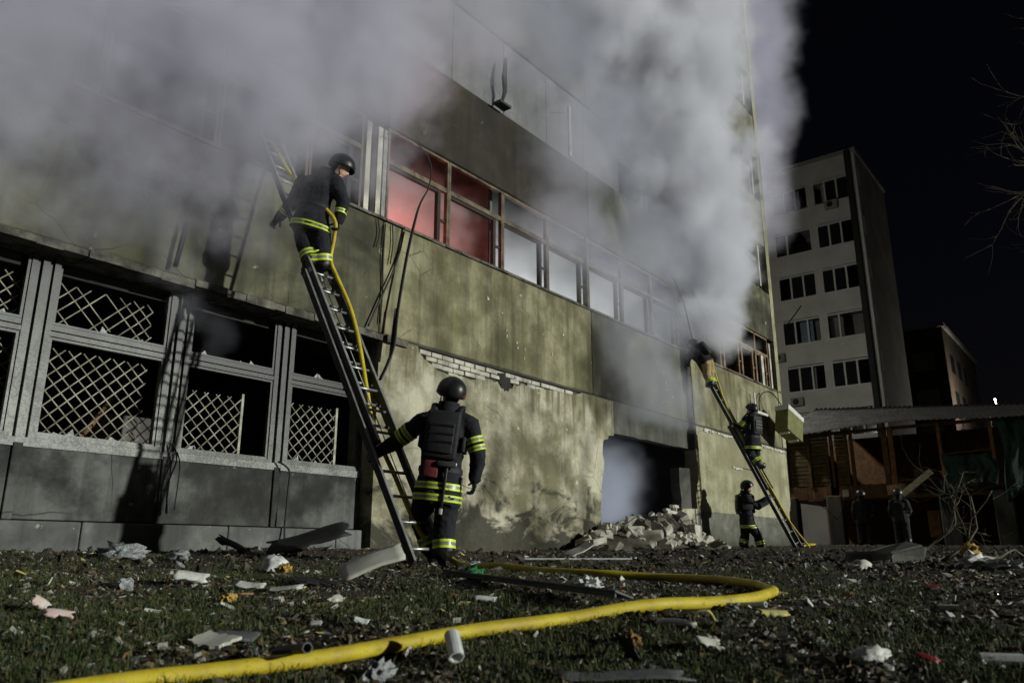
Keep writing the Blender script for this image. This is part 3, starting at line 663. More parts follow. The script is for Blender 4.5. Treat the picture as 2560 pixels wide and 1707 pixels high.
def person(label, J, face, gear, S=1., far=1., tan=False, shell='navy', group=None, bands=True, dim=False):
    J = {k: CAM + (Vector(v) - CAM) * far for k, v in J.items()}; S *= far * 1.10
    for a_, b_ in (('shL', 'shR'), ('hipL', 'hipR')): m_ = (J[a_] + J[b_]) / 2; J[a_] = m_ + (J[a_] - m_) * 1.08; J[b_] = m_ + (J[b_] - m_) * 1.08
    face = Vector(face).normalized()
    root = thing('person', (J['anL'] + J['anR']) / 2 - Vector((0, 0, .09)), label, 'person', group)
    spine = (J['neck'] - J['pelvis']).normalized(); side = (J['shR'] - J['shL']); side = (side - spine * side.dot(spine)).normalized()
    back = spine.cross(side).normalized()          # points out of the back or the front
    fwdv = side.cross(spine) * -1
    front = spine.cross(side); front = front if front.dot((J['toL'] + J['toR'] - J['anL'] - J['anR'])) > 0 else -front
    back = -front
    mb = MB()
    # torso: stacked elliptical rings closed at both ends
    hips = (J['hipL'] + J['hipR']) / 2; rings = []
    down = (hips - J['neck']).normalized()
    sk = gear.get('skirt', .15)
    prof = [(hips + down * sk * S, .222, .165), (hips + down * (sk - .08) * S, .226, .170), (hips - down * .10 * S, .205, .155), (hips.lerp(J['chest'], .45), .195, .145), (J['chest'] - spine * .04, .210, .150), (J['chest'] + spine * .06, .205, .138), (J['neck'] - spine * .05, .13, .105), (J['neck'] + spine * .03, .085, .085)]
    n_ = 18; vs = []; fs = []
    for c, rx, ry in prof: vs += [c + side * math.cos(2 * PI * k / n_) * rx * S + front * math.sin(2 * PI * k / n_) * ry * S for k in range(n_)]
    for i in range(len(prof) - 1): fs += [(i * n_ + k, i * n_ + (k + 1) % n_, (i + 1) * n_ + (k + 1) % n_, (i + 1) * n_ + k) for k in range(n_)]
    fs += [tuple(range(n_ - 1, -1, -1)), tuple((len(prof) - 1) * n_ + k for k in range(n_))]
    mb.add(vs, fs)
    for s in 'LR':
        sh, el, ha, hp_, kn, an, to = (J[k + s] for k in ('sh', 'el', 'ha', 'hip', 'kn', 'an', 'to'))
        mb.capsule(sh, el, .092 * S, .077 * S); mb.capsule(el, ha, .075 * S, .058 * S)
        mb.capsule(sh.lerp(J['neck'], .5), sh, .075 * S, .085 * S)
        mb.capsule(hp_, kn, .120 * S, .104 * S); mb.capsule(kn, an + (kn - an) * .14, .104 * S, .100 * S)
        mb.capsule(an + Vector((0, 0, .12 * S)), an, .058 * S, .055 * S); mb.capsule(an - (to - an).normalized() * .03, to, .055 * S, .045 * S)
    # head
    hd = J['head']; hs = face.cross(Vector((0, 0, 1))).normalized(); hu = hs.cross(face).normalized()
    mb.ell(hd, (hs, face, hu), (.078 * S, .098 * S, .115 * S)); mb.ell(hd + face * .035 * S - hu * .065 * S, (hs, face, hu), (.055 * S, .058 * S, .055 * S))
    mb.capsule(hd + face * .098 * S - hu * .005, hd + face * .112 * S - hu * .03 * S, .012 * S, .017 * S)
    mb.capsule(hd + face * .085 * S - hu * .068 * S - hs * .02, hd + face * .085 * S - hu * .068 * S + hs * .02, .014 * S, .014 * S)
    mb.capsule(hd + face * .088 * S + hu * .03 * S - hs * .03, hd + face * .088 * S + hu * .03 * S + hs * .03, .014 * S, .014 * S)
    for e in (-1, 1): mb.ell(hd + hs * e * .08 * S - hu * .01 * S, (hs, face, hu), (.014 * S, .028 * S, .036 * S), 8, 6)
    mb.capsule(J['neck'], hd - hu * .06 * S, .062 * S, .058 * S)
    mats = [M[shell], M['tan'] if tan else M[shell], M['boot'], M['skin']]
    body = remesh(mb, 'body', mats, .0155 * S, 3)
    mi = []
    for p in body.polygons:
        c = p.center
        if (c - hd).length < .145 * S and (c - hd).dot(hu) > -.112 * S: mi.append(3 if (c - hd).dot(face) > -.015 * S else 0)
        elif min(c.z - J['anL'].z, 9) < .16 * S and min(seg_d(c, J['anL'], J['toL']), seg_d(c, J['anR'], J['toR'])) < .14 * S: mi.append(2)
        else:
            dl = min(min(seg_d(c, J['hip' + s], J['kn' + s]), seg_d(c, J['kn' + s], J['an' + s])) for s in 'LR')
            if min(seg_d(c, J['anL'], J['toL']), seg_d(c, J['anR'], J['toR'])) < .105 * S: mi.append(2)
            else: mi.append(1 if (c - hips).dot(down) > (sk - .01) * S and dl < .2 else 0)
    body.polygons.foreach_set('material_index', mi); body.polygons.foreach_set('use_smooth', [True] * len(body.polygons)); body.update()
    bvh = BVHTree.FromPolygons([v.co.copy() for v in body.vertices], [tuple(p.vertices) for p in body.polygons])
    # fold relief: push vertices by noise
    nv = len(body.vertices); co = np.empty(nv * 3); nr = np.empty(nv * 3); body.vertices.foreach_get('co', co); body.vertices.foreach_get('normal', nr)
    co = co.reshape(-1, 3); nr = nr.reshape(-1, 3); og = np.array(ORG[root.name]); hda = np.array(hd)
    for q in range(nv):
        if ((co[q] - hda) ** 2).sum() > (.16 * S) ** 2:
            w = Vector(co[q]); co[q] += nr[q] * (mnoise.noise(w * 7) * .014 + abs(mnoise.noise(Vector((w.x * 15, w.y * 15, w.z * 30)))) * .016 - .004)
    body.vertices.foreach_set('co', (co - og).reshape(-1)); body.update()
    bo = bpy.data.objects.new('body', body); COL.objects.link(bo); bo.parent = root; ORG[bo.name] = ORG[root.name]
    # eyes
    for e in (-1, 1):
        k = MB(); k.ell(hd + face * .086 * S + hs * e * .03 * S + hu * .004, (hs, face, hu), (.012, .01, .009), 8, 6); k.build('eye', M['eye'], root, smooth=True)
    # helmet: dome reaching lower at the sides and nape, with a rim
    N1, N2 = 28, 10; vs = []; fs = []
    hc = hd + hu * .025 * S
    tilt = Matrix.Rotation(math.radians(gear.get('tilt', 0)), 3, hs)
    hx, hy, hz = hs, tilt @ face, tilt @ hu
    for lay, sc in ((0, 1.), (1, .93)):
        for j in range(N2 + 1):
            for k in range(N1):
                w = 2 * PI * k / N1; cy_ = math.sin(w)                    # +1 front, -1 back
                low = math.radians(86 + (1 - abs(cy_)) * 26 + max(-cy_, 0) * 32)
                q = low * max(j, .02) / N2; br = 1 + (.045 if j == N2 and lay == 0 else 0)
                vs.append(hc + hx * math.sin(q) * math.cos(w) * .134 * S * sc * br + hy * math.sin(q) * math.sin(w) * .158 * S * sc * br + hz * math.cos(q) * .143 * S * sc)
    T = (N2 + 1) * N1
    for j in range(N2):
        for k in range(N1):
            a, b_, c_, d_ = j * N1 + k, j * N1 + (k + 1) % N1, (j + 1) * N1 + (k + 1) % N1, (j + 1) * N1 + k
            fs += [(a, b_, c_, d_), (T + d_, T + c_, T + b_, T + a)]
    for k in range(N1): a, b_ = N2 * N1 + k, N2 * N1 + (k + 1) % N1; fs.append((a, b_, T + b_, T + a))
    k = MB(); k.add(vs, fs); helm = k.build('helmet', M['helmet'], root, smooth=True)
    for e in (-1, 1):
        k = MB(); k.tube([hc + hx * e * .115 * S - hz * .03 * S, hc + hx * e * .09 * S - hz * .11 * S + hy * .03, hc - hz * .145 * S + hy * .055 * S], .007, 6); k.build('chin_strap', M['cable'], helm, smooth=True)
        k = MB(); k.rbox(hc + hx * e * .128 * S - hz * .01 * S, (hx, hy, hz), (.012, .035, .012), .005); k.build('side_rail', M['cable'], helm)
    # collar
    k = MB(); k.tube([J['neck'] - spine * .03, J['neck'] + spine * .045, J['neck'] + spine * .085], [.112 * S, .104 * S, .10 * S], 16, caps=False); k.build('collar', M[shell], root, smooth=True)
    # reflective bands wrapped on the body surface
    def ring(c, ax_, hw, off, mat, name, fallback=.1, parent=root):
        ax_ = ax_.normalized(); u = ax_.orthogonal().normalized(); w = ax_.cross(u); q = MB(); vs = []; n2 = 30
        for sg in (-1, 1):
            for k in range(n2):
                d = u * math.cos(2 * PI * k / n2) + w * math.sin(2 * PI * k / n2); o_ = c + ax_ * hw * sg
                h = bvh.ray_cast(o_, d); r_ = h[3] if h[0] is not None and h[3] < fallback * 2.2 else fallback
                vs.append(o_ + d * (r_ + off + .006))
        q.add(vs, [(k, (k + 1) % n2, n2 + (k + 1) % n2, n2 + k) for k in range(n2)])
        return q.build(name, M[mat], parent, smooth=True)
    def band(c, ax_, w, fb, trip=True):
        r0 = ring(c, ax_, w / 2, .002, 'silver' if trip else 'hivis', 'reflective_band', fb)
        if trip:
            for sg in (-1, 1): ring(c + ax_.normalized() * sg * w * .36, ax_, w * .15, .0045, 'hivis', 'lime_edge', fb, r0)
    if bands:
        for s in 'LR':
            sh, el, kn, an = J['sh' + s], J['el' + s], J['kn' + s], J['an' + s]
            if gear.get('sleeve', True):
                band(sh.lerp(el, .55), el - sh, .055 * S, .09 * S); band(sh.lerp(el, .83), el - sh, .05 * S, .09 * S)
            if gear.get('cuff', True): band(kn.lerp(an, .66), an - kn, .075 * S, .09 * S)
            if gear.get('forearm'): band(el.lerp(J['ha' + s], .55), J['ha' + s] - el, .05 * S, .08 * S)
        if gear.get('hem', 2):
            for q in range(gear.get('hem', 2)): band(hips + down * (.095 - .105 * q) * S, down, .06 * S, .22 * S)
    # waist belt
    ring(hips - down * .16 * S, down, .022 * S, .004, 'cable', 'belt', .2 * S)
    # gloved hands with five curled fingers
    for s in 'LR':
        ha, el = J['ha' + s], J['el' + s]; d = (ha - el).normalized(); grip = Vector(gear.get('grip' + s, (0, 0, 1))).normalized()
        # grip: axis of the thing held; fingers wrap round it
        gx = (grip - d * grip.dot(d)); gx = gx.normalized() if gx.length > 1e-3 else d.orthogonal().normalized(); nn = d.cross(gx).normalized()
        if nn.dot(J['chest'] - ha) < 0: nn = -nn
        curl = gear.get('curl' + s, 1.0); q = MB(); pc = ha + d * .055 * S
        q.ell(pc, (gx, d, nn), (.044 * S, .055 * S, .022 * S), 12, 8); q.capsule(ha - d * .03, ha + d * .02, .040 * S, .036 * S)
        for i, ln in enumerate((.070, .080, .075, .060)):
            b0 = pc + d * .045 * S + gx * (.033 - .022 * i) * S; r_ = .0105 * S
            d1 = (d * math.cos(.55 * curl) + nn * math.sin(.55 * curl)); d2 = d * math.cos(1.5 * curl) + nn * math.sin(1.5 * curl); d3 = d * math.cos(2.3 * curl) + nn * math.sin(2.3 * curl)
            b1 = b0 + d1 * ln * .5 * S; b2 = b1 + d2 * ln * .32 * S; b3 = b2 + d3 * ln * .22 * S
            q.capsule(b0 - d * .01, b1, r_, r_, 8); q.capsule(b1, b2, r_, r_ * .95, 8); q.capsule(b2, b3, r_ * .95, r_ * .85, 8)
        t0 = pc + gx * .038 * S - d * .02 * S; t1 = t0 + (gx * .7 + d * .5 + nn * .3).normalized() * .04 * S; t2 = t1 + (d * .6 + nn * .8 * curl + gx * .1).normalized() * .035 * S
        q.capsule(t0, t1, .014 * S, .0125 * S, 8); q.capsule(t1, t2, .0125 * S, .0105 * S, 8)
        hm = remesh(q, 'glove', [M[gear.get('glove', 'boot')]], .0065 * S, 2); hm.polygons.foreach_set('use_smooth', [True] * len(hm.polygons))
        for v in hm.vertices: v.co -= ORG[root.name]
        ho = bpy.data.objects.new('glove', hm); COL.objects.link(ho); ho.parent = root; ORG[ho.name] = ORG[root.name]
    C = J['chest']
    if gear.get('vest'):
        k = MB(); k.rbox(C - spine * .10 * S + back * .155 * S, (side, spine, back), (.155 * S, .22 * S, .038 * S), .025); vo = k.build('vest_back_panel', M['navy2'], root, smooth=True)
        k = MB(); k.rbox(C - spine * .13 * S + back * .197 * S, (side, spine, back), (.115 * S, .14 * S, .016 * S), .012); k.build('vest_pouch', M['navy2'], vo, smooth=True)
        for q in range(3): k = MB(); k.rbox(C - spine * (.02 + .075 * q) * S + back * .216 * S, (side, spine, back), (.117 * S, .010 * S, .003 * S), .002, 1); k.build('webbing', M['boot'], vo)
        k = MB(); k.rbox(C - spine * .10 * S + front * .15 * S, (side, spine, front), (.15 * S, .20 * S, .035 * S), .025); k.build('vest_front_panel', M['navy2'], root, smooth=True)
        for e in (-1, 1):
            k = MB(); k.tube([C + side * e * .11 * S + back * .15 * S + spine * .10 * S, C + side * e * .13 * S + spine * .20 * S, C + side * e * .11 * S + front * .15 * S + spine * .10 * S], .034 * S, 8, flat=.4); k.build('shoulder_strap', M['navy2'], root, smooth=True)
            k = MB(); k.rbox(C - spine * .16 * S + side * e * .20 * S, (back, spine, side), (.12 * S, .07 * S, .018 * S), .012); k.build('cummerbund', M['navy2'], root, smooth=True)
        k = MB(); k.rbox(C + side * .185 * S + spine * .06 * S + front * .08 * S, (side, spine, back), (.025, .05, .02), .01); k.build('radio', M['boot'], root)
    for (nm, off, hsz, mt) in gear.get('extra', []):
        c = C + side * off[0] + spine * off[1] + back * off[2]
        k = MB(); k.rbox(c, (side, spine, back), hsz, min(hsz) * .45); k.build(nm, M[mt], root, smooth=True)
    return root, dict(side=side, spine=spine, back=back, front=front, C=C, hips=hips, down=down, hd=hd, hc=hc, face=hy, hu=hz, hs=hs, helm=helm, bvh=bvh)

LAD = (0, .52, .855)
person('firefighter high on the left ladder, stooping and looking down to the right',
       dict(head=(5.77, -1.67, 4.77), neck=(5.68, -1.50, 4.66), chest=(5.63, -1.43, 4.56), pelvis=(5.60, -1.36, 4.12), shL=(5.55, -1.20, 4.60), shR=(5.72, -1.63, 4.54), elL=(5.54, -1.02, 4.38), haL=(5.50, -.80, 4.22), elR=(5.80, -1.72, 4.28), haR=(5.76, -1.70, 4.02), hipL=(5.55, -1.27, 4.08), hipR=(5.63, -1.46, 4.05), knL=(5.56, -1.33, 3.74), knR=(5.66, -1.54, 3.72), anL=(5.57, -1.46, 3.46), anR=(5.70, -1.54, 3.42), toL=(5.60, -1.30, 3.43), toR=(5.74, -1.38, 3.39)),
       (.62, -.5, -.45), dict(hem=1, sleeve=False, forearm=True, cuff=True, gripL=(1, 0, 0), gripR=(0, .3, 1)), 1.0)
r2, i2 = person('firefighter in black helmet and vest gripping the foot of the left ladder',
       dict(head=(5.89, -3.56, 1.60), neck=(5.87, -3.54, 1.42), chest=(5.86, -3.52, 1.26), pelvis=(5.82, -3.46, .68), shL=(5.72, -3.33, 1.30), shR=(5.99, -3.71, 1.27), elL=(5.64, -3.06, 1.14), haL=(5.56, -2.84, 1.02), elR=(6.05, -3.80, .97), haR=(6.10, -3.72, .73), hipL=(5.78, -3.39, .64), hipR=(5.86, -3.56, .63), knL=(5.90, -3.14, .36), knR=(5.89, -3.50, .27), anL=(5.98, -3.28, .0), anR=(5.86, -3.53, -.02), toL=(6.10, -3.14, -.05), toR=(5.97, -3.41, -.07)),
       (.20, .95, .22), dict(vest=True, hem=2, sleeve=True, cuff=True, gripL=LAD, gripR=(.2, .2, 1), curlR=.8,
       extra=[('maroon_pouch', (-.06, -.46, .17), (.075, .085, .035), 'maroon'), ('tool_head', (.10, -.40, .20), (.10, .028, .03), 'flask'), ('tool_handle', (.10, -.62, .20), (.015, .22, .015), 'boot'), ('tool_ferrule', (.10, -.86, .20), (.018, .03, .018), 'brick1'), ('hand_lamp', (.24, -.62, .06), (.02, .12, .02), 'boot')]), 1.0)
# the red numeral on his helmet
tc = bpy.data.curves.new('numeral', 'FONT'); tc.body = '6'; tc.size = .075; tc.extrude = .0015; tc.align_x = 'CENTER'; tc.align_y = 'CENTER'
to_ = bpy.data.objects.new('numeral_tmp', tc); COL.objects.link(to_)
dg = bpy.context.evaluated_depsgraph_get(); tm = bpy.data.meshes.new_from_object(to_.evaluated_get(dg), depsgraph=dg); bpy.data.objects.remove(to_)
nrm = (i2['hs'] * .42 - i2['face'] * .88 - i2['hu'] * .2).normalized(); up_ = (i2['hu'] - nrm * i2['hu'].dot(nrm)).normalized(); rt = up_.cross(nrm)
hcen = i2['hc'] + i2['hs'] * .134 * .45 * 1.0 - i2['face'] * .158 * .90 * 1.0 - i2['hu'] * .045
tm.transform(Matrix((rt, up_, nrm)).transposed().to_4x4()); tm.transform(Matrix.Translation(hcen + nrm * .006 - ORG[r2.name]))
tm.materials.clear(); tm.materials.append(M['redmark']); no = bpy.data.objects.new('numeral', tm); COL.objects.link(no); no.parent = i2['helm']; no['label'] = 'red number 6 on the helmet'
person('firefighter in tan trousers leaning into the window at the top of the right ladder',
       dict(head=(19.00, -.26, 5.42), neck=(19.03, -.36, 5.30), chest=(19.05, -.42, 5.20), pelvis=(19.12, -.60, 4.90), shL=(18.90, -.32, 5.24), shR=(19.22, -.42, 5.20), elL=(18.92, -.16, 5.04), haL=(18.95, -.08, 4.90), elR=(19.30, -.30, 5.02), haR=(19.34, -.12, 5.12), hipL=(19.03, -.60, 4.86), hipR=(19.20, -.62, 4.86), knL=(19.07, -.56, 4.56), knR=(19.22, -.60, 4.55), anL=(19.08, -.68, 4.30), anR=(19.22, -.70, 4.30), toL=(19.08, -.54, 4.26), toR=(19.22, -.56, 4.26)),
       (-.1, .9, .2), dict(hem=0, skirt=-.02, sleeve=False, gripL=LAD, gripR=(1, 0, .3), extra=[('air_cylinder', (0, -.02, .19), (.08, .2, .07), 'navy2')]), .92, tan=True)
person('firefighter with black vest climbing halfway up the right ladder',
       dict(head=(19.10, -1.70, 3.50), neck=(19.08, -1.70, 3.34), chest=(19.08, -1.68, 3.20), pelvis=(19.08, -1.68, 2.68), shL=(18.92, -1.62, 3.24), shR=(19.25, -1.72, 3.22), elL=(18.84, -1.48, 3.06), haL=(18.90, -1.26, 3.14), elR=(19.34, -1.74, 2.98), haR=(19.34, -1.50, 2.86), hipL=(19.00, -1.66, 2.64), hipR=(19.17, -1.68, 2.63), knL=(19.06, -1.56, 2.38), knR=(19.24, -1.66, 2.34), anL=(19.10, -1.78, 2.12), anR=(19.24, -1.80, 2.08), toL=(19.10, -1.62, 2.08), toR=(19.25, -1.64, 2.04)),
       (.0, .95, .2), dict(vest=True, hem=1, sleeve=True, cuff=True, gripL=LAD, gripR=LAD), .95, 1.028)
person('firefighter on the ground steadying the right ladder with a raised arm',
       dict(head=(18.45, -1.68, 1.53), neck=(18.41, -1.63, 1.38), chest=(18.41, -1.62, 1.23), pelvis=(18.42, -1.62, .76), shL=(18.55, -1.53, 1.27), shR=(18.28, -1.72, 1.25), elL=(18.74, -1.72, 1.12), haL=(18.86, -1.95, 1.26), elR=(18.46, -1.90, 1.06), haR=(18.70, -2.05, 1.18), hipL=(18.48, -1.56, .71), hipR=(18.36, -1.69, .70), knL=(18.46, -1.54, .42), knR=(18.50, -1.82, .41), anL=(18.38, -1.50, .17), anR=(18.52, -1.88, .14), toL=(18.50, -1.62, .11), toR=(18.62, -2.0, .09)),
       (.75, -.62, .15), dict(vest=True, hem=1, sleeve=False, cuff=True, gripL=LAD, gripR=LAD, extra=[('signal_light', (.05, -.06, -.2), (.025, .05, .02), 'orange')]), .95, 1.085)
SCALED = None
def standing(label, x, y, ang, seed):
    r = random.Random(seed); f_ = Vector((math.cos(ang), math.sin(ang), 0)); sd_ = Vector((f_.y, -f_.x, 0)); z = G(x, y)
    def P(fw_, rt_, up_): return Vector((x, y, z)) + f_ * fw_ + sd_ * rt_ + Vector((0, 0, up_))
    return person(label, dict(head=P(.05, 0, 1.60), neck=P(0, 0, 1.44), chest=P(0, 0, 1.28), pelvis=P(0, 0, .92), shL=P(0, -.19, 1.34), shR=P(0, .19, 1.34), elL=P(-.02, -.27, 1.07), haL=P(.12, -.26, .86), elR=P(-.02, .27, 1.08), haR=P(.18, .2, .95), hipL=P(0, -.10, .88), hipR=P(0, .10, .88), knL=P(.05, -.12, .48), knR=P(.0, .12, .48), anL=P(0, -.14, .09), anR=P(-.06, .14, .09), toL=P(.16, -.16, .05), toR=P(.1, .17, .05)), f_, dict(hem=1, sleeve=False, cuff=False, glove='navy'), 1.0, group='figures standing in the dark by the shed', bands=False)
standing('dark figure standing by the concrete pillar of the shed', 27., -2.05, .4, 1)
standing('dark figure standing under the open bay of the shed', 27.2, -3.1, .1, 2)

# ------------------------------------------------------------------ wreckage hanging on the facade
pts = [(7.93, -.10, 6.80), (8.34, -.20, 6.87), (8.66, -.25, 6.72), (8.83, -.25, 6.49), (8.79, -.25, 6.10), (8.60, -.22, 5.67), (8.43, -.2, 4.94), (8.31, -.2, 4.29), (8.20, -.22, 3.67), (8.13, -.25, 3.16), (8.01, -.27, 2.85), (7.83, -.30, 2.53)]
mb = MB(); P_ = spline(pts, 5); mb.tube(P_, [.018 + .022 * min(1, max(0, (6.3 - p.z) / 1.2)) for p in P_], 8, flat=.45)
tag(mb.build('metal_strip', M['strip'], smooth=True, org=(8.2, -.2, 3)), 'long bent blackened metal strip hanging from the red-glowing window', 'strip')
mb = MB(); mb.tube(spline([(8.46, -.03, 5.22), (8.29, -.06, 4.62), (7.99, -.07, 3.94), (7.75, -.06, 3.40)], 5), .016, 6)
tag(mb.build('metal_rod', M['strip'], smooth=True, org=(8, 0, 4)), 'thin dark rod hanging slantwise behind the bent metal strip', 'rod')
mb = MB(); mb.rbox((8.16, -.19, 3.35), ((.1, 0, 1), (1, 0, -.1), (0, 1, 0)), (.42, .028, .012), .006)
tag(mb.build('metal_flat', M['strip'], org=(8.16, -.19, 3.0)), 'short flat bar wedged against the bent strip at the ledge', 'bar')
for i, (pp, lab) in enumerate((([(8.02, -.05, 5.2), (8.0, -.05, 4.6), (8.03, -.04, 4.1), (8.0, -.05, 3.5)], 'thin cable running down the panel joint beside the white jamb boards'),
                               ([(7.86, -.04, 5.25), (7.9, -.05, 5.0), (7.84, -.05, 4.75)], 'short cable end dangling under the white jamb boards'),
                               ([(8.18, -.04, 5.26), (8.20, -.05, 4.9), (8.16, -.05, 4.55)], 'cable stub hanging from the sill of the red-glowing window'))):
    mb = MB(); mb.tube(spline(pp, 5), .011, 6); tag(mb.build('loose_cable', M['cable'], smooth=True, org=pp[0]), lab, 'cable')
mb = MB(); mb.tube(spline([(6.50, .22, 1.22), (6.62, .12, 1.10), (6.64, .14, .85), (6.62, .12, .6), (6.60, .10, .3), (6.58, .02, .02)], 5), .013, 7)
tag(mb.build('loose_cable', M['cable'], smooth=True, org=(6.6, .1, .1)), 'black cable hanging down the concrete panel under the grilled windows', 'cable')
mb = MB(); mb.tube(spline([(4.95, .2, 1.3), (5.0, .16, 1.1), (4.93, .17, .8), (4.95, .16, .45)], 5), .010, 6); mb.tube(spline([(5.02, .2, 1.2), (5.05, .16, 1.0), (5.04, .16, .5)], 5), .008, 6)
tag(mb.build('loose_cable', M['cable'], smooth=True, org=(5, .1, .4)), 'pair of thin cables hanging down the pilaster left of the ladder', 'cable')
mb = MB(); mb.tube([(4.55, -.12, 3.42), (4.62, -.14, 4.02)], .030, 6)
tag(mb.build('charred_stick', M['dark'], smooth=True, org=(4.6, -.12, 3.4)), 'charred upright stick standing on the ledge left of the ladder', 'stick')
mb = MB(); mb.tube([(10.9, -.15, 8.80), (10.95, -.2, 9.1), (10.9, -.22, 9.4), (10.98, -.2, 9.9)], [.02, .05, .06, .03], 6); mb.box(10.75, 11.1, -.25, -.05, 8.76, 8.81)
tag(mb.build('floodlight_bracket', M['dark'], org=(10.9, -.15, 8.8)), 'small dark bracket sticking up from the blackened panel top edge', 'bracket')
mb = MB(); mb.tube(spline([(20.45, -.15, 6.1), (19.9, -.2, 6.6), (19.3, -.2, 7.05)], 4), .022, 6); mb.tube([(19.3, -.2, 5.2), (18.7, -.22, 6.5), (18.2, -.2, 7.1)], .02, 6)
tag(mb.build('bent_rod', M['strip'], smooth=True, org=(19.3, -.2, 5.3)), 'bent dark rods sticking out of the window beside the right ladder top', 'rod')

# air-conditioner torn from the corner
AC = thing('air_conditioner', (25.1, -.62, 3.7), 'white and olive air-conditioner unit hanging tilted at the building corner', 'air conditioner')
acz = Vector((.34, 0, 1)).normalized(); acx = Vector((1, -.12, -.34)).normalized(); acy = acz.cross(acx)
acc = Vector((25.05, -.62, 3.98))
MB().rbox(acc, (acx, acy, acz), (.52, .22, .42), .02).build('casing', M['ac_green'], AC)
MB().rbox(acc + acz * .36, (acx, acy, acz), (.535, .235, .085), .02).build('top_cover', M['ac_white'], AC)
MB().rbox(acc - acz * .435 + acx * .3, (acx, acy, acz), (.05, .16, .02), .008).build('foot', M['ac_white'], AC)
MB().rbox(acc - acz * .435 - acx * .3, (acx, acy, acz), (.05, .16, .02), .008).build('foot', M['ac_white'], AC)
mb = MB()
for k in range(7): mb.obox(acc - acy * .203 + acz * (.10 - k * .07), (acx, acz, acy), (.40, .008, .004))
mb.build('louvre', M['cable'], AC)
MB().tube(spline([acc + acx * -.2 + acz * .3, acc + Vector((-.6, .2, .9)), Vector((24.4, -.15, 5.0)), Vector((24.0, -.1, 4.7)), Vector((24.1, -.05, 4.2))], 6), .018, 6).build('refrigerant_line', M['cable'], AC, smooth=True)
br = thing('wall_bracket', (23.8, -.2, 4.2), 'white steel wall bracket left of the hanging air-conditioner', 'bracket')
MB().rbox((23.55, -.12, 4.55), ((1, 0, 0), (0, 1, 0), (0, 0, 1)), (.035, .02, .30), .008).build('upright', M['ac_white'], br)
MB().rbox((24.0, -.16, 4.24), ((1, 0, 0), (0, 1, 0), (0, 0, 1)), (.46, .03, .04), .008).build('arm', M['ac_white'], br)

# ------------------------------------------------------------------ rubble at the opening
RB = thing('rubble_pile', (16, -.7, G(16, -.7)), 'heap of pale broken bricks spilling from the blown-out opening', 'rubble')
def mound(x, y):
    h = .62 * math.exp(-((x - 16.1) / 1.5) ** 2 - ((y + .15) / .75) ** 2) + .34 * math.exp(-((x - 14.3) / 1.0) ** 2 - ((y + .35) / .55) ** 2) + .36 * math.exp(-((x - 17.3) / .9) ** 2 - ((y + .3) / .6) ** 2)
    return h
mx = np.linspace(12.6, 19.2, 60); my = np.linspace(-2.2, .9, 30); vs = []; r_ = np.random.default_rng(4)
for x in mx:
    for y in my: vs.append((x, y, G(x, y) - .05 + mound(x, y) * .85 + float(r_.normal(0, .02)) * (mound(x, y) > .05)))
fs = [(i * 30 + j, (i + 1) * 30 + j, (i + 1) * 30 + j + 1, i * 30 + j + 1) for i in range(59) for j in range(29)]
k = MB(); k.add(vs, fs); k.build('dirt_mound', M['mortar'], RB, smooth=True)
bm_var = []
for q in range(6):
    rr_ = random.Random(q); k = MB(); k.rbox((0, 0, 0), ((1, 0, 0), (0, 1, 0), (0, 0, 1)), (.125 * (1 if q < 3 else rr_.uniform(.35, .8)), .06, .044), .008, 1)
    k.v = [(x + rr_.uniform(-.008, .008), y + rr_.uniform(-.008, .008), z + rr_.uniform(-.006, .006)) for x, y, z in k.v]; bm_var.append(k.mesh('brick', M['brick1']))
rb = random.Random(12)
for k in range(5):
    a_ = Vector((14.8 + k * .6, -.3 - .1 * (k % 3), G(15, -.4) + .45)); kk = MB(); kk.tube(spline([a_, a_ + Vector((.2, -.3, .25)), a_ + Vector((.5 - .2 * k, -.55, .2)), a_ + Vector((.7 - .3 * k, -.7, -.1))], 4), .009, 5); kk.build('bent_rebar', M['strip'], RB, smooth=True)
for k in range(215):
    for _ in range(30):
        x = rb.uniform(13.0, 18.6); y = rb.uniform(-1.9, .5)
        if rb.random() < mound(x, y) * 2.2 + .02: break
    if 14.0 > x and y > -.1: y = -.12
    if x > 17.2 and y > -.12: y = rb.uniform(-.9, -.15)
    put('brick', rb.choice(bm_var), RB, (x, y, G(x, y) + mound(x, y) * .85 + rb.uniform(.0, .07)), (rb.gauss(0, .5), rb.gauss(0, .5), rb.uniform(0, PI)), [rb.uniform(.8, 1.25)] * 3)
for k in range(14):
    x = rb.uniform(14.6, 17.4); y = rb.uniform(-.9, -.1); c = MB(); h = rb.uniform(.1, .2)
    c.rbox((0, 0, 0), ((1, 0, 0), (0, 1, 0), (0, 0, 1)), (h * 1.5, h * .8, h * .7), .02, 1); c.v = [(a_ + rb.uniform(-.04, .04), b_ + rb.uniform(-.04, .04), d_ + rb.uniform(-.03, .03)) for a_, b_, d_ in c.v]
    put('masonry_chunk', c.mesh('masonry_chunk', M['brick1'] if k % 2 else M['mortar']), RB, (x, y, G(x, y) + mound(x, y) * .85 + .04), (rb.uniform(0, 3), rb.uniform(0, 3), rb.uniform(0, 3)))

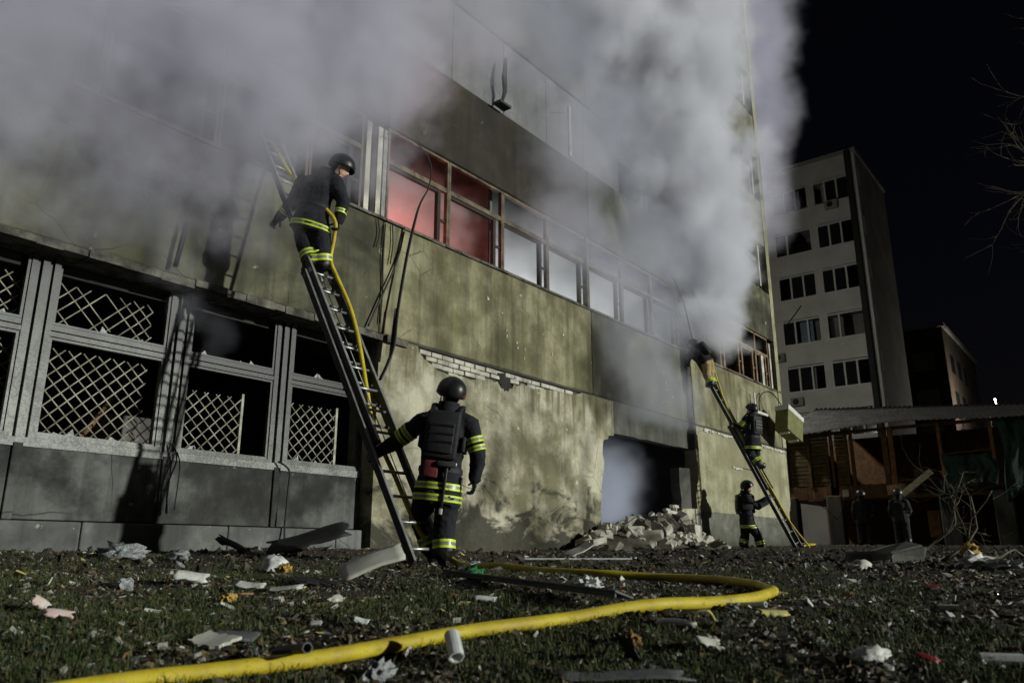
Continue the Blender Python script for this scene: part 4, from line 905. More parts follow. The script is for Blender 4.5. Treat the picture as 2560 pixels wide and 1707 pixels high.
# ------------------------------------------------------------------ shed on concrete pillars
X0 = 32.
SH = thing('timber_shed', (X0, -2, .3), 'dark timber shed on concrete pillars with a corrugated roof', 'shed')
rs = random.Random(5)
gs = lambda y: G(X0, y) - .1
for y0, y1 in ((1.86, 1.06), (.98, .28), (.02, -.36)):                     # board bays
    z = 2.54
    while z < 4.5:
        h = rs.uniform(.13, .17); MB().rbox((X0 + .05 + rs.uniform(-.01, .01), (y0 + y1) / 2, z + h / 2), ((1, 0, 0), (0, 1, 0), (0, 0, 1)), (.04, (y0 - y1) / 2, h / 2 - .006), .015, 1).build('board', M['wood_log'], SH); z += h
y = 1.95
while y > -1.7:
    w = rs.uniform(.10, .17)
    if not (.62 > y > -.05 and rs.random() < .3): MB().rbox((X0 - .03, y - w / 2, 2.26), ((1, 0, 0), (0, 1, 0), (0, 0, 1)), (.015, w / 2 - .004, .25 + rs.uniform(-.02, .03)), .005, 1).build('skirting_board', M['wood_brown'] if rs.random() < .7 else M['wood_orange'], SH)
    y -= w
for y, mt, w in ((1.02, 'wood_brown', .05), (.14, 'wood_brown', .055), (-.42, 'wood_log', .05), (-.62, 'wood_brown', .06), (-1.82, 'wood_brown', .10), (-2.05, 'wood_orange', .09), (-3.69, 'wood_orange', .06), (-5.33, 'wood_orange', .06), (1.93, 'wood_log', .05), (-7.2, 'wood_brown', .08)):
    MB().rbox((X0 - .02, y, 3.55), ((1, 0, 0), (0, 1, 0), (0, 0, 1)), (.06, w, 1.08), .01, 1).build('post', M[mt], SH)
for y, w in ((.22, .28), (-3.72, .30), (-5.4, .30), (-7.3, .3), (1.9, .25)):
    MB().rbox((X0 + .1, y, gs(y) + .9), ((1, 0, 0), (0, 1, 0), (0, 0, 1)), (.25, w, 1.05), .03, 1).build('concrete_pillar', M['lintel'], SH)
MB().box(X0 + .1, X0 + 5, -7.4, 1.95, 1.98, 2.1).build('floor', M['wood_brown'], SH)
MB().box(X0 + 4.6, X0 + 4.8, -7.4, 1.95, -.1, 4.9).build('rear_wall', M['wood_brown'], SH)
MB().box(X0 + .1, X0 + 4.6, 1.95, 2.05, 2.1, 4.6).build('side_wall', M['wood_log'], SH)
MB().box(X0 + .02, X0 + .1, -7.3, 1.95, 4.52, 4.64).build('wall_plate', M['wood_brown'], SH)
vs = []; NR = 150
for j in range(7):
    t = j / 6
    for i in range(NR):
        y = 2.15 - (9.6) * i / (NR - 1); zr = 4.62 + (6.40 - .085 * (2.1 - y) - 4.62) * t; vs.append((X0 - .6 + 5.0 * t, y - .25 * t, zr + .035 * math.sin(i * 2 * PI / 3.) - (.1 * math.sin(y * .7) * (1 - t))))
k = MB(); k.add(vs, [(j * NR + i, j * NR + i + 1, (j + 1) * NR + i + 1, (j + 1) * NR + i) for j in range(6) for i in range(NR - 1)]); ro = k.build('corrugated_roof', M['roofsheet'], SH, smooth=True)
sm_ = ro.modifiers.new('thick', 'SOLIDIFY'); sm_.thickness = .02
MB().tube([(X0 - .1, -3.7, 3.45), (X0 - .1, -5.3, 3.52)], .025, 6).build('hand_rail', M['wood_brown'], SH)
MB().rbox((X0 + .3, -2.7, 2.62), ((1, 0, 0), (0, 1, 0), (0, 0, 1)), (.3, .75, .05), .01).build('work_bench', M['wood_log'], SH)
MB().rbox((X0 + .4, -2.85, 2.84), ((1, 0, 0), (0, 1, 0), (0, 0, 1)), (.2, .2, .14), .01).build('crate', M['wood_log'], SH)
MB().rbox((X0 + .9, -3.0, 1.05), ((1, 0, 0), (0, 1, 0), (0, 0, 1)), (.04, .2, .48), .01).build('stored_board', M['wood_orange'], SH)
MB().rbox((X0 - .1, -.25, 2.22), ((1, 0, 0), (0, 1, 0), (0, 0, 1)), (.06, .12, .14), .02).build('meter_box', M['ac_white'], SH)
MB().tube(spline([(X0 - .1, -.2, 2.1), (X0 - .2, .1, 1.3), (X0 - .15, .6, 1.70), (X0 - .1, 1.2, 2.0)], 5), .014, 6).build('sagging_cable', M['cable'], SH, smooth=True)
k = MB(); k.rbox((X0 - .5, -2.85, 2.45), ((.15, -1, .78), (.15, .78, 1), (1, 0, 0)), (.66, .11, .02), .006); tag(k.build('loose_plank', M['wood'], org=(X0 - .5, -2.85, 2.3)), 'pale plank propped slantwise against the open bay of the shed', 'plank')
def cloth(name, label, x, y0, y1, z1, z0, amp, seed, cat='tarpaulin'):
    n1, n2 = 40, 20; r = random.Random(seed); vs = []
    for i in range(n1):
        for j in range(n2):
            t = i / (n1 - 1); q = j / (n2 - 1); y = y0 + (y1 - y0) * t
            vs.append((x - .12 * q + amp * 1.6 * mnoise.noise(Vector((t * 4.5 + seed, q * 1.6, seed))) + amp * .7 * mnoise.noise(Vector((t * 13, q * 4 + seed, 2))), y + .05 * math.sin(q * 7 + seed), z1 + (z0 - z1) * q * (1 + .25 * math.sin(t * 5 + seed) * .6) - .10 * math.sin(t * PI) * (1 - q)))
    k = MB(); k.add(vs, [(i * n2 + j, (i + 1) * n2 + j, (i + 1) * n2 + j + 1, i * n2 + j + 1) for i in range(n1 - 1) for j in range(n2 - 1)])
    o = k.build(name, M['tarp'], smooth=True, org=(x, (y0 + y1) / 2, z0)); s_ = o.modifiers.new('thick', 'SOLIDIFY'); s_.thickness = .006; return tag(o, label, cat)
cloth('tarpaulin', 'dark green tarpaulin sagging over the railing of the shed', X0 - .12, -3.75, -5.4, 3.45, 2.2, .10, 1)
cloth('tarpaulin', 'long dark green tarpaulin hanging from the roof edge at far right', X0 - .25, -5.6, -7.2, 4.6, 2.0, .16, 2)
cloth('tarpaulin', 'narrow pale-edged green strip of tarpaulin below the shed railing', X0 - .3, -3.55, -3.8, 2.6, 1.4, .05, 3)

# ------------------------------------------------------------------ blocks of flats behind
XF = 50.
FB = thing('apartment_block', (XF, 6, 0), 'pale five-storey block with broken windows behind the shed', 'building')
sills = [22.28, 19.22, 16.13, 13.07, 9.96, 6.9, 3.8]; COLS = [(2.46, 4.72), (5.12, 7.56), (8.2, 10.4), (11.1, 13.3), (14.0, 16.2)]
YL, YE = 17.5, 1.9
tops = [25.4] + [s_ for s_ in sills[:-1]]
for i, s_ in enumerate(sills):
    zt = 25.4 if i == 0 else sills[i - 1]
    MB().box(XF, XF + .35, YE, YL, s_ + 1.70 + .002, zt).build('spandrel', M['farwall'], FB)
    ys_ = [YE] + [q for c_ in COLS for q in c_] + [YL]
    for a_, b_ in zip(ys_[0::2], ys_[1::2]): MB().box(XF + .004, XF + .346, a_, b_, s_ + .002, s_ + 1.70).build('pier', M['farwall'], FB)
MB().box(XF, XF + .35, YE, YL, 0, 3.798).build('spandrel', M['farwall'], FB)
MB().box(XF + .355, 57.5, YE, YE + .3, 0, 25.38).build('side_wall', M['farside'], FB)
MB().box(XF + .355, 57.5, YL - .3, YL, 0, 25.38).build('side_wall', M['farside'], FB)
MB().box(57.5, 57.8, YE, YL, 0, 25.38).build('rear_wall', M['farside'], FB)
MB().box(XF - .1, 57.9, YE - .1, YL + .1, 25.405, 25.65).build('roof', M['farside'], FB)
for z in (6.5, 9.5, 12.6, 15.7, 18.8, 21.9): MB().box(XF + .36, 57.4, YE + .32, YL - .32, z, z + .2).build('floor_slab', M['farside'], FB)
MB().box(XF + 4.5, XF + 4.6, YE + .32, YL - .32, 0, 25).build('inner_wall', M['farside'], FB)
mb = MB(); mb.rbox((XF - .16, 2.30, 12.8), ((1, 0, 0), (0, 1, 0), (0, 0, 1)), (.16, .17, 12.7), .03, 1); mb.build('recess_shade_strip', M['far_dark'], FB)  # dark strip standing in for a shadowed recess joint in the front
for z in (24.4, 21, 18, 15, 12, 9): MB().box(XF + .2, XF + .8, YE - .02, YE + .02, z - 1.2, z).build('quoin_patch', M['farwall'], FB)
rf = random.Random(9)
for i, s_ in enumerate(sills):
    for j, (a_, b_) in enumerate(COLS):
        w = MB(); t = .06; x0, x1 = XF - .015, XF + .10
        w.box(x0, x1, a_, a_ + t, s_ + .002, s_ + 1.70); w.box(x0, x1, b_ - t, b_, s_ + .002, s_ + 1.70); w.box(x0, x1, a_ + t, b_ - t, s_ + .002, s_ + t); w.box(x0, x1, a_ + t, b_ - t, s_ + 1.70 - t, s_ + 1.548)
        wo = w.build('window', M['farframe'], FB)
        MB().box(XF - .06, XF - .002, a_ - .04, b_ + .04, s_ - .05, s_ - .004).build('sill', M['farframe'], wo)
        broken = (i, j) in ((1, 1), (3, 0))
        for q in (1, 2):
            if broken and q == 1: continue
            yy = a_ + (b_ - a_) * q / 3; MB().box(x0 + .005, x1 - .005, yy - .055, yy + .055, s_ + t, s_ + 1.70 - t).build('mullion', M['farframe'], wo)
        for q in range(3):
            if (broken and q < 2) or rf.random() < .25: continue
            ya = a_ + (b_ - a_) * q / 3 + .04; yb = a_ + (b_ - a_) * (q + 1) / 3 - .04; MB().box(XF + .135, XF + .14, ya, yb, s_ + t, s_ + 1.70 - t).build('pane', M['glass'], wo)
        if (i, j) in ((0, 0), (0, 1), (1, 0), (2, 0), (4, 1), (2, 1)):
            yc = rf.uniform(a_ + .5, b_ - .8)
            n1 = 14; vs = [(XF + .26 + .04 * math.sin(q * 1.7), yc + .5 * q / n1, z) for q in range(n1) for z in (s_ + .05, s_ + 1.5)]
            k = MB(); k.add(vs, [(2 * q, 2 * q + 2, 2 * q + 3, 2 * q + 1) for q in range(n1 - 1)]); k.build('curtain', M['curtain'], wo)
        if (i, j) == (3, 1):
            for q in range(12): MB().box(XF + .25, XF + .26, a_ + .55 + q * .07, a_ + .605 + q * .07, s_ + .05, s_ + 1.5).build('blind_slat', M['blue_blind'], wo)
for k_, (y, z) in enumerate(((3.6, 22.0), (7.9, 12.3), (7.0, 9.3))):
    a_ = thing('air_conditioner', (XF - .3, y, z), ('small outdoor air-conditioner under the top right window of the pale block', 'small outdoor air-conditioner beside the blue blind window of the pale block', 'small outdoor air-conditioner under the lowest visible window of the pale block')[k_], 'air conditioner')
    MB().rbox((XF - .2, y, z), ((1, 0, 0), (0, 1, 0), (0, 0, 1)), (.16, .40, .28), .03).build('casing', M['farside'], a_)
    MB().tube([(XF - .37, y + .05, z), (XF - .38, y + .05, z)], .2, 16).build('fan_grille', M['cable'], a_)
mb = MB(); mb.tube([(XF - .1, 6.2, 15.6), (XF - .1, 7.3, 14.4)], .03, 6); mb.build('fallen_bar', M['far_dark'], FB)
F2 = thing('apartment_block', (74, 8, 0), 'dim brownish block far behind at the right of the pale block', 'building')
MB().box(68., 68.3, 1.0, 16, 0, 17.4).build('wall', M['brickfar'], F2); MB().box(68.3, 84, 1.0, 1.3, 0, 17.4).build('wall', M['brickfar'], F2); MB().box(67.8, 84.2, .8, 16.2, 17.4, 17.7).build('roof', M['farside'], F2)
for z in (2, 5, 8, 11, 14):
    for x in (70, 73, 76, 79, 82): MB().box(x, x + 1.4, .95, .995, z, z + 1.5).build('window', M['glass'], F2)
    for y in (1.8, 4.6): MB().box(67.95, 67.995, y, y + 1.6, z, z + 1.5).build('window', M['glass'], F2)
# block added to the right of the yard, out of the picture, that shades the far houses
F3 = thing('added_shade_block', (66, -26, 0), 'unseen tall block added to shade the far houses', 'building')
MB().box(47, 96, -30, -18, 0, 30).build('wall', M['brickfar'], F3); MB().box(46.8, 96.2, -30.2, -17.8, 30.01, 30.4).build('roof', M['farside'], F3)
MB().box(39, 46.9, -30, -19, 0, 12).build('wall', M['brickfar'], F3)
# unseen lamp added behind the burning building's corner to light the far block
SL = thing('street_lamp', (29.6, 6.5, .3), 'hidden lamp added behind the corner of the burning building', 'street lamp')
MB().tube([(29.6, 6.5, .2), (29.6, 6.5, 8.6), (29.9, 6.5, 9.3), (30.4, 6.5, 9.5)], [.09, .06, .05, .04], 8).build('pole', M['farside'], SL, smooth=True)
MB().rbox((30.6, 6.5, 9.5), ((1, 0, 0), (0, 1, 0), (0, 0, 1)), (.35, .14, .07), .03).build('lamp_head', M['farside'], SL)
MB().rbox((30.65, 6.5, 9.42), ((1, 0, 0), (0, 1, 0), (0, 0, 1)), (.22, .1, .02), .01).build('lens', M['lampglow'], SL)
ld = bpy.data.lights.new('corner_fill_light', 'POINT'); ld.energy = 2000; ld.color = (1, .97, .88); ld.shadow_soft_size = .2
lo_ = bpy.data.objects.new('corner_fill_light', ld); COL.objects.link(lo_); lo_.location = (30.65, 6.5, 9.2)
for k_, (p, r_) in enumerate((((69.4, -1.67, 11.4), .075), ((69.7, -1.95, 11.0), .05), ((69.5, -1.1, 10.95), .04))):
    t = thing('street_lamp', (p[0], p[1], .4), ('brightest distant street lamp above the shed roof', 'second small distant lamp right of the brightest one', 'faintest distant lamp left of the brightest one')[k_], 'street lamp', 'distant lights above the shed roof')
    MB().tube([(p[0] + .2, p[1], .4), (p[0] + .2, p[1], p[2])], .07, 6).build('pole', M['far_dark'], t); k = MB(); k.ell(p, ((1, 0, 0), (0, 1, 0), (0, 0, 1)), (r_, r_, r_ * .7), 10, 6); k.build('lamp_head', M['lampglow'], t)
ld = bpy.data.lights.new('distant_lamp_light', 'POINT'); ld.energy = 1000; ld.color = (1, .93, .8); ld.shadow_soft_size = .15
lo_ = bpy.data.objects.new('distant_lamp_light', ld); COL.objects.link(lo_); lo_.location = (69.2, -1.7, 11.1)
k = MB(); k.ell((44., -3.55, 1.75), ((1, 0, 0), (0, 1, 0), (0, 0, 1)), (.1, .1, .1), 8, 6); tag(k.build('ember', M['ember'], org=(44, -3.55, 1.7)), 'tiny glowing orange ember in the dark beyond the shed', 'ember')

# ------------------------------------------------------------------ bare trees
def grow(mb_list, p, d, r, ln, depth, rr, bend=.35, up=.05):
    pts = [Vector(p)]; rad = [r]; d = Vector(d).normalized(); n_ = 5
    for i in range(n_):
        d = (d + Vector((rr.gauss(0, bend), rr.gauss(0, bend), rr.gauss(up, bend))) * .35).normalized(); pts.append(pts[-1] + d * ln / n_); rad.append(r * (1 - .55 * (i + 1) / n_))
    mb = mb_list[min(depth[0] - depth[1], len(mb_list) - 1)]; mb.tube(pts, rad, 7 if r > .03 else 5)
    if depth[1] > 0:
        for i in range(rr.randint(2, 4)):
            q = rr.randint(2, n_); a = rr.uniform(.4, 1.0) * rr.choice((-1, 1)); ax_ = Vector((rr.gauss(0, 1), rr.gauss(0, 1), rr.gauss(0, 1))).normalized()
            grow(mb_list, pts[q], (Matrix.Rotation(a, 3, ax_) @ d), rad[q] * .72, ln * rr.uniform(.55, .8), (depth[0], depth[1] - 1), rr, bend, up)
def tree(name, label, base, hgt, rad, segs, seed, depth=4):
    rr = random.Random(seed); t = thing(name, base, label, 'tree'); tr = MB(); b_ = Vector(base)
    tr.tube([b_ - Vector((0, 0, .3)), b_ + Vector((.05, 0, hgt * .25)), b_ + Vector((-.05, .1, hgt * .6)), b_ + Vector((.1, .0, hgt))], [rad, rad * .8, rad * .6, rad * .25], 10)
    tr.build('trunk', M['bark'], t, smooth=True)
    for p, d, r, ln in segs:
        br_ = MB(); tw = MB(); grow([br_, tw], b_ + Vector(p), d, r, ln, (depth, depth), rr)
        bo = br_.build('branch', M['bark'], t, smooth=True); to = tw.build('twigs', M['bark'], bo, smooth=True); to['kind'] = 'stuff'
tree('bare_tree', 'leafless tree at the upper right with pale branches reaching over the yard', (30.2, -11.2, .2), 18, .24, [((0, 0, 11.2), (-.3, .9, .45), .08, 3.2), ((0, .1, 12.6), (-.3, 1., .5), .08, 3.4), ((0, .1, 14.), (-.4, .9, .5), .07, 3.0), ((0, 0, 12.2), (.7, -.5, .7), .06, 2.6), ((0, 0, 9), (.3, -.9, .6), .06, 2.4), ((.1, 0, 17), (.1, 0, 1), .05, 2.2), ((0, 0, 8.2), (.0, 1, .3), .04, 2.6)], 4, 3)
tree('bare_tree', 'second leafless tree out in the yard right of the camera', (17., -24., -.2), 9, .13, [((0, 0, 3.6), (-.6, .3, .8), .07, 2.8), ((0, 0, 4.6), (.6, .2, .9), .07, 2.8), ((.1, 0, 5.6), (-.5, -.3, .8), .06, 2.6), ((.1, 0, 6.6), (.4, .5, .9), .06, 2.6), ((.1, 0, 2.8), (.8, 0, .6), .06, 2.6), ((.1, 0, 8), (0, 0, 1), .05, 2.4)], 8, 3)
tree('bare_tree', 'third leafless tree further along the yard', (20.5, -21., -.2), 8, .12, [((0, 0, 3.), (-.7, .3, .6), .07, 2.8), ((0, 0, 4.), (.6, .2, .7), .07, 2.8), ((.1, 0, 5.2), (-.6, -.3, .7), .06, 2.6), ((.1, 0, 6.2), (.4, .5, .9), .06, 2.6), ((.1, 0, 2.4), (-.9, 0, .25), .06, 2.8)], 18, 3)
# low bare sapling on the debris ridge at the right
SP = thing('bare_sapling', (9.6, -7.15, G(9.6, -7.15)), 'leafless sapling growing from the debris ridge at the right', 'sapling')
b0 = Vector((9.45, -6.95, G(9.45, -6.95) - .05))
rr = random.Random(6); st = MB(); tg = MB()
sp_ = [b0, b0 + Vector((.16, -.22, .22)), b0 + Vector((.30, -.45, .42)), b0 + Vector((.32, -.47, .62)), b0 + Vector((.38, -.52, .80)), b0 + Vector((.42, -.60, 1.0))]
st.tube(spline(sp_, 4), [.016 - .0005 * i for i in range(21)], 6); st.build('stem', M['bark'], SP, smooth=True)
for q, dd, ln in ((2, (.4, -.6, -.1), .34), (3, (.2, -.7, .35), .22), (4, (.1, -.5, .2), .16), (4, (-.3, .3, .5), .12), (5, (.3, -.5, .1), .10), (2, (.2, -.3, -.5), .4), (1, (.4, -.8, .3), .5)): grow([tg], sp_[q], dd, .007, ln, (2, 2), rr, .5)
tg.build('twigs', M['bark'], SP, smooth=True)['kind'] = 'stuff'
for k_, (x, y, lab) in enumerate(((8.3, -7.5, 'fallen leafless branch lying on the debris at the far right'), (8.7, -7.7, 'smaller tangled branch beside the bare sapling'))):
    k = MB(); grow([k, k, k], (x, y, G(x, y) + .05), (.7, -.7, .25), .016, .8, (3, 3), random.Random(30 + k_), .5, .0); tag(k.build('fallen_branch', M['bark'], smooth=True, org=(x, y, G(x, y))), lab, 'branch')

# ------------------------------------------------------------------ single pieces of debris on the ground
AXES = ((1, 0, 0), (0, 1, 0), (0, 0, 1))
def on(x, y, h=0.): return Vector((x, y, G(x, y) + h))
def crumple(name, label, cat, x, y, r, mat, seed, rough=.45, fr=2.2, group=None, h=None):
    bm = bmesh.new(); bmesh.ops.create_icosphere(bm, subdivisions=3, radius=1); off = Vector((seed * 7.1, seed * 3.3, seed))
    for v in bm.verts:
        q = v.co.copy(); k = 1 + rough * mnoise.noise(q * fr + off) + rough * .6 * abs(mnoise.noise(q * fr * 2.3 + off)) - rough * .3
        v.co = Vector((q.x * r[0], q.y * r[1], q.z * r[2])) * k
        if v.co.z < -r[2] * .5: v.co.z = -r[2] * .5
    mb = MB(); c = on(x, y, r[2] * .45 if h is None else h); R_ = Matrix.Rotation(seed * 1.3, 3, 'Z')
    bm.verts.ensure_lookup_table(); mb.add([R_ @ v.co + c for v in bm.verts], [[v.index for v in f.verts] for f in bm.faces]); bm.free()
    return tag(mb.build(name, M[mat], org=c - Vector((0, 0, r[2] * .5)), smooth=seed % 2 == 0), label, cat, group)
def sheet(name, label, cat, x, y, L, W, th, mat, yaw, tilt=0., roll=0., curl=0., h=.01, seed=0, jagged=.12, group=None):
    """irregular bent plate: length L, width W, curled across its width"""
    r = random.Random(seed); n1, n2 = 9, 7; R_ = Matrix.Rotation(yaw, 3, 'Z') @ Matrix.Rotation(tilt, 3, 'Y') @ Matrix.Rotation(roll, 3, 'X')
    e0 = [r.uniform(-jagged, jagged) for _ in range(n2)]; e1 = [r.uniform(-jagged, jagged) for _ in range(n2)]; s0 = [r.uniform(-jagged, jagged) for _ in range(n1)]; s1 = [r.uniform(-jagged, jagged) for _ in range(n1)]
    lay = []
    for sg in (0, 1):
        vs = []
        for i in range(n1):
            for j in range(n2):
                u = i / (n1 - 1) - .5; w = j / (n2 - 1) - .5
                a_ = (u + (e0[j] if i == 0 else e1[j] if i == n1 - 1 else 0) * .6) * L; b_ = (w + (s0[i] if j == 0 else s1[i] if j == n2 - 1 else 0) * .5)
                if curl: ang = b_ * curl; rad = W / curl; p = Vector((a_, math.sin(ang) * (rad - sg * th), math.cos(ang) * (rad - sg * th) - rad * math.cos(curl / 2)))
                else: p = Vector((a_, b_ * W, -sg * th))
                p.z += .02 * L * math.sin(u * 5 + seed)
                vs.append(R_ @ p)
        lay.append(vs)
    lowz = min(p.z for p in lay[0] + lay[1]); c = on(x, y, h - lowz); N = n1 * n2; fs = []
    for i in range(n1 - 1):
        for j in range(n2 - 1):
            q = (i * n2 + j, (i + 1) * n2 + j, (i + 1) * n2 + j + 1, i * n2 + j + 1); fs += [q, tuple(N + k for k in q[::-1])]
    bd = [i * n2 for i in range(n1)] + [(n1 - 1) * n2 + j for j in range(1, n2)] + [i * n2 + n2 - 1 for i in range(n1 - 2, -1, -1)] + [j for j in range(n2 - 2, 0, -1)]
    for a_, b_ in zip(bd, bd[1:] + bd[:1]): fs.append((a_, b_, N + b_, N + a_))
    mb = MB(); mb.add([p + c for p in lay[0] + lay[1]], fs)
    return tag(mb.build(name, M[mat], org=on(x, y), smooth=bool(curl)), label, cat, group)
def pipe(name, label, cat, x, y, L, R0, mat, yaw, tilt=0., wall=.25, h=None):
    d = Vector((math.cos(yaw) * math.cos(tilt), math.sin(yaw) * math.cos(tilt), math.sin(tilt))); c = on(x, y, (R0 if h is None else h) + abs(math.sin(tilt)) * L / 2)
    mb = MB(); a_, b_ = c - d * L / 2, c + d * L / 2; n_ = 16; u = d.orthogonal().normalized(); w = d.cross(u); vs = []
    for p, r in ((a_, R0), (b_, R0), (b_, R0 * (1 - wall)), (a_, R0 * (1 - wall))): vs += [p + (u * math.cos(2 * PI * k / n_) + w * math.sin(2 * PI * k / n_)) * r * (1 + .04 * math.sin(k * 2.3)) for k in range(n_)]
    mb.add(vs, [(i * n_ + k, i * n_ + (k + 1) % n_, ((i + 1) % 4) * n_ + (k + 1) % n_, ((i + 1) % 4) * n_ + k) for i in range(4) for k in range(n_)])
    return tag(mb.build(name, M[mat], org=c - Vector((0, 0, R0)), smooth=False), label, cat)
YB = math.atan2(RGT.y, RGT.x)     # direction that runs left to right in the picture
crumple('plastic_bag', 'upright crumpled white plastic bag left of the ladder foot', 'bag', 4.04, -3.33, (.10, .09, .095), 'white_plastic', 2, .5)
crumple('foam_chunk', 'yellow foam chunk beside the upright white plastic bag', 'foam', 3.93, -3.62, (.07, .06, .055), 'foam_yellow', 3, .7, 3.5)
crumple('plastic_film', 'heap of crumpled clear plastic film against the plinth at left', 'film', 3.75, -1.30, (.26, .14, .10), 'film', 4, .7, 3)
crumple('plastic_film', 'clear plastic film bunched right of the larger film heap by the plinth', 'film', 4.2, -1.55, (.16, .1, .08), 'film', 6, .7, 3)
sheet('foam_box', 'bent white foam tray lying left of the pale board', 'foam', 2.83, -4.15, .20, .13, .012, 'foam_white', YB + .3, .1, .4, 1.6, seed=3)
crumple('paper_wad', 'crumpled whitish wad left of the bent white foam tray', 'paper', 2.46, -4.04, (.06, .05, .055), 'film', 5, .5)
crumple('foam_chunk', 'small yellow foam chunk alone on the left grass', 'foam', 2.53, -5.07, (.048, .04, .04), 'foam_yellow', 7, .7, 3.5)
sheet('cloth_scrap', 'left one of two flat white cloth scraps', 'cloth', 2.89, -4.72, .17, .10, .008, 'foam_white', YB, .1, .25, .9, seed=5)
sheet('cloth_scrap', 'right one of two flat white cloth scraps', 'cloth', 2.97, -4.95, .20, .08, .008, 'foam_white', YB - .1, -.05, .2, .7, seed=6)
sheet('bent_board', 'bent pale board with a dark underside in front of the ladder', 'board', 3.58, -5.02, .42, .19, .012, 'board_pale', YB + .2, -.36, .55, .3, seed=8, jagged=.04)
sheet('charred_sheet', 'black sheet scrap lying left of the bent pale board', 'panel', 3.35, -4.75, .30, .18, .012, 'dark', YB + .1, .08, .1, 0, seed=9)
k = MB(); a_, b_ = on(4.42, -4.92, .03), on(3.36, -7.03, .066); d_ = (b_ - a_).normalized(); s_ = d_.cross(Vector((0, 0, 1))).normalized(); s_ = (s_ + Vector((0, 0, .35))).normalized()
k.rbox((a_ + b_) / 2, (d_, s_, d_.cross(s_)), ((b_ - a_).length / 2, .055, .006), .003, 1); k.obox((a_ + b_) / 2 + s_ * .045 - Vector((0, 0, .012)), (d_, Vector((0, 0, 1)), s_), ((b_ - a_).length / 2 - .01, .016, .004))
tag(k.build('metal_trim', M['board_grey'], org=a_), 'long grey metal trim strip resting its end on the yellow hose', 'strip')
crumple('plastic_rag', 'bright green plastic rag behind the grey trim strip', 'rag', 4.32, -5.25, (.13, .09, .05), 'green_rag', 8, .8, 3.5)
crumple('clear_bottle', 'crushed clear plastic bottle at the feet of the centre firefighter', 'bottle', 5.50, -4.25, (.17, .06, .055), 'film', 10, .35, 3)
crumple('paper_wad', 'white crumpled wad between the two strands of hose', 'paper', 4.22, -6.28, (.075, .06, .05), 'white_plastic', 11, .8, 3)
pipe('cardboard_tube', 'short brown tube with white end between the hose strands', 'tube', 3.86, -6.67, .11, .024, 'foam_brown', YB - .5)
pipe('plastic_pipe', 'short white pipe just right of the hose bend', 'pipe', 3.73, -7.50, .15, .013, 'white_plastic', YB - .9, .08)
sheet('plastic_shard', 'curled yellow plastic shard beside the short white pipe', 'shard', 3.54, -7.66, .13, .07, .004, 'yellow_shell', YB + .2, .1, .2, 2.2, seed=12, jagged=.3)
crumple('paper_wad', 'whitish foil wad next to the short white pipe', 'paper', 3.62, -7.45, (.035, .03, .025), 'film', 13, .6)
sheet('gutter_piece', 'curved white gutter piece in the right foreground', 'gutter', 3.07, -7.44, .17, .055, .005, 'white_plastic', YB - .55, .05, .3, 2.4, seed=14, jagged=.1)
pipe('ring_piece', 'broken yellowish ring standing beside the curved gutter piece', 'ring', 3.10, -7.55, .03, .042, 'yellow_shell', YB + 1.3, .15, .12)
crumple('foam_chunk', 'scorched brown foam lump in the foreground grass', 'foam', 2.72, -7.43, (.045, .038, .042), 'foam_brown', 15, .7, 3.5)
sheet('tile_fragment', 'pointed white tile fragment in the right foreground', 'tile', 2.83, -7.69, .10, .06, .008, 'board_pale', YB + .4, .15, .5, .4, seed=16, jagged=.35)
pipe('paper_tube', 'white paper tube standing tilted in the foreground grass', 'tube', 2.13, -7.07, .10, .027, 'white_plastic', YB + 1.9, .75, .2)
crumple('foil_scrap', 'torn silvery foil scrap at the bottom edge', 'foil', 1.87, -6.98, (.055, .04, .045), 'film', 17, .8, 4)
pipe('dark_tube', 'dark grey tube lying across the nearest stretch of hose', 'tube', 1.72, -6.72, .30, .017, 'board_grey', YB - 1.0, .12, .2, h=.05)
sheet('tile_fragment', 'pale tile slab left of the hose in the foreground', 'tile', 1.74, -6.22, .15, .11, .012, 'board_pale', YB - .4, .12, .25, 0, seed=18, jagged=.15)
sheet('tile_fragment', 'grey tile slab behind the pale one in the foreground', 'tile', 1.86, -6.18, .17, .10, .012, 'board_grey', YB + .1, .1, .15, 0, seed=19, jagged=.2)
sheet('plastic_shard', 'glossy pinkish shard upright at the left edge', 'shard', 1.67, -4.85, .08, .075, .004, 'pink', YB + .5, .6, .6, 1.5, seed=20, jagged=.2)
sheet('plastic_shard', 'pink and white torn shard lying below the upright one at left', 'shard', 1.56, -5.33, .11, .06, .004, 'pink', YB + .5, .15, .5, 1.2, seed=21, jagged=.3)
crumple('insulation_scrap', 'beige insulation scrap in front of the bent pale board', 'insulation', 2.93, -5.46, (.10, .05, .035), 'board_pale', 22, .8, 3)
sheet('plastic_shard', 'small white shell-like shard left of the hose', 'shard', 2.35, -6.34, .07, .05, .004, 'white_plastic', YB, .2, .4, 1.9, seed=23, jagged=.2)
sheet('plastic_shard', 'black pointed shard upright in the foreground', 'shard', 2.50, -7.55, .09, .08, .005, 'dark', YB + .8, 1.0, .3, .8, seed=24, jagged=.35)
sheet('roofing_sheet', 'flat grey roofing sheet at the bottom edge', 'sheet', 2.33, -7.60, .42, .12, .006, 'board_grey', YB, .03, .08, .2, seed=25, jagged=.12)
crumple('cotton_wad', 'fluffy white wad in the lower right foreground', 'wad', 2.97, -8.21, (.075, .035, .035), 'foam_white', 26, .6, 2.6)
sheet('plastic_shard', 'red plastic shard in the lower right foreground', 'shard', 3.03, -8.37, .06, .04, .004, 'red', YB - .6, .3, .4, 1.0, seed=27, jagged=.3)
pipe('cardboard_tube', 'thick white tube with yellow end at the lower right edge', 'tube', 3.27, -8.55, .13, .024, 'white_plastic', YB - .3)
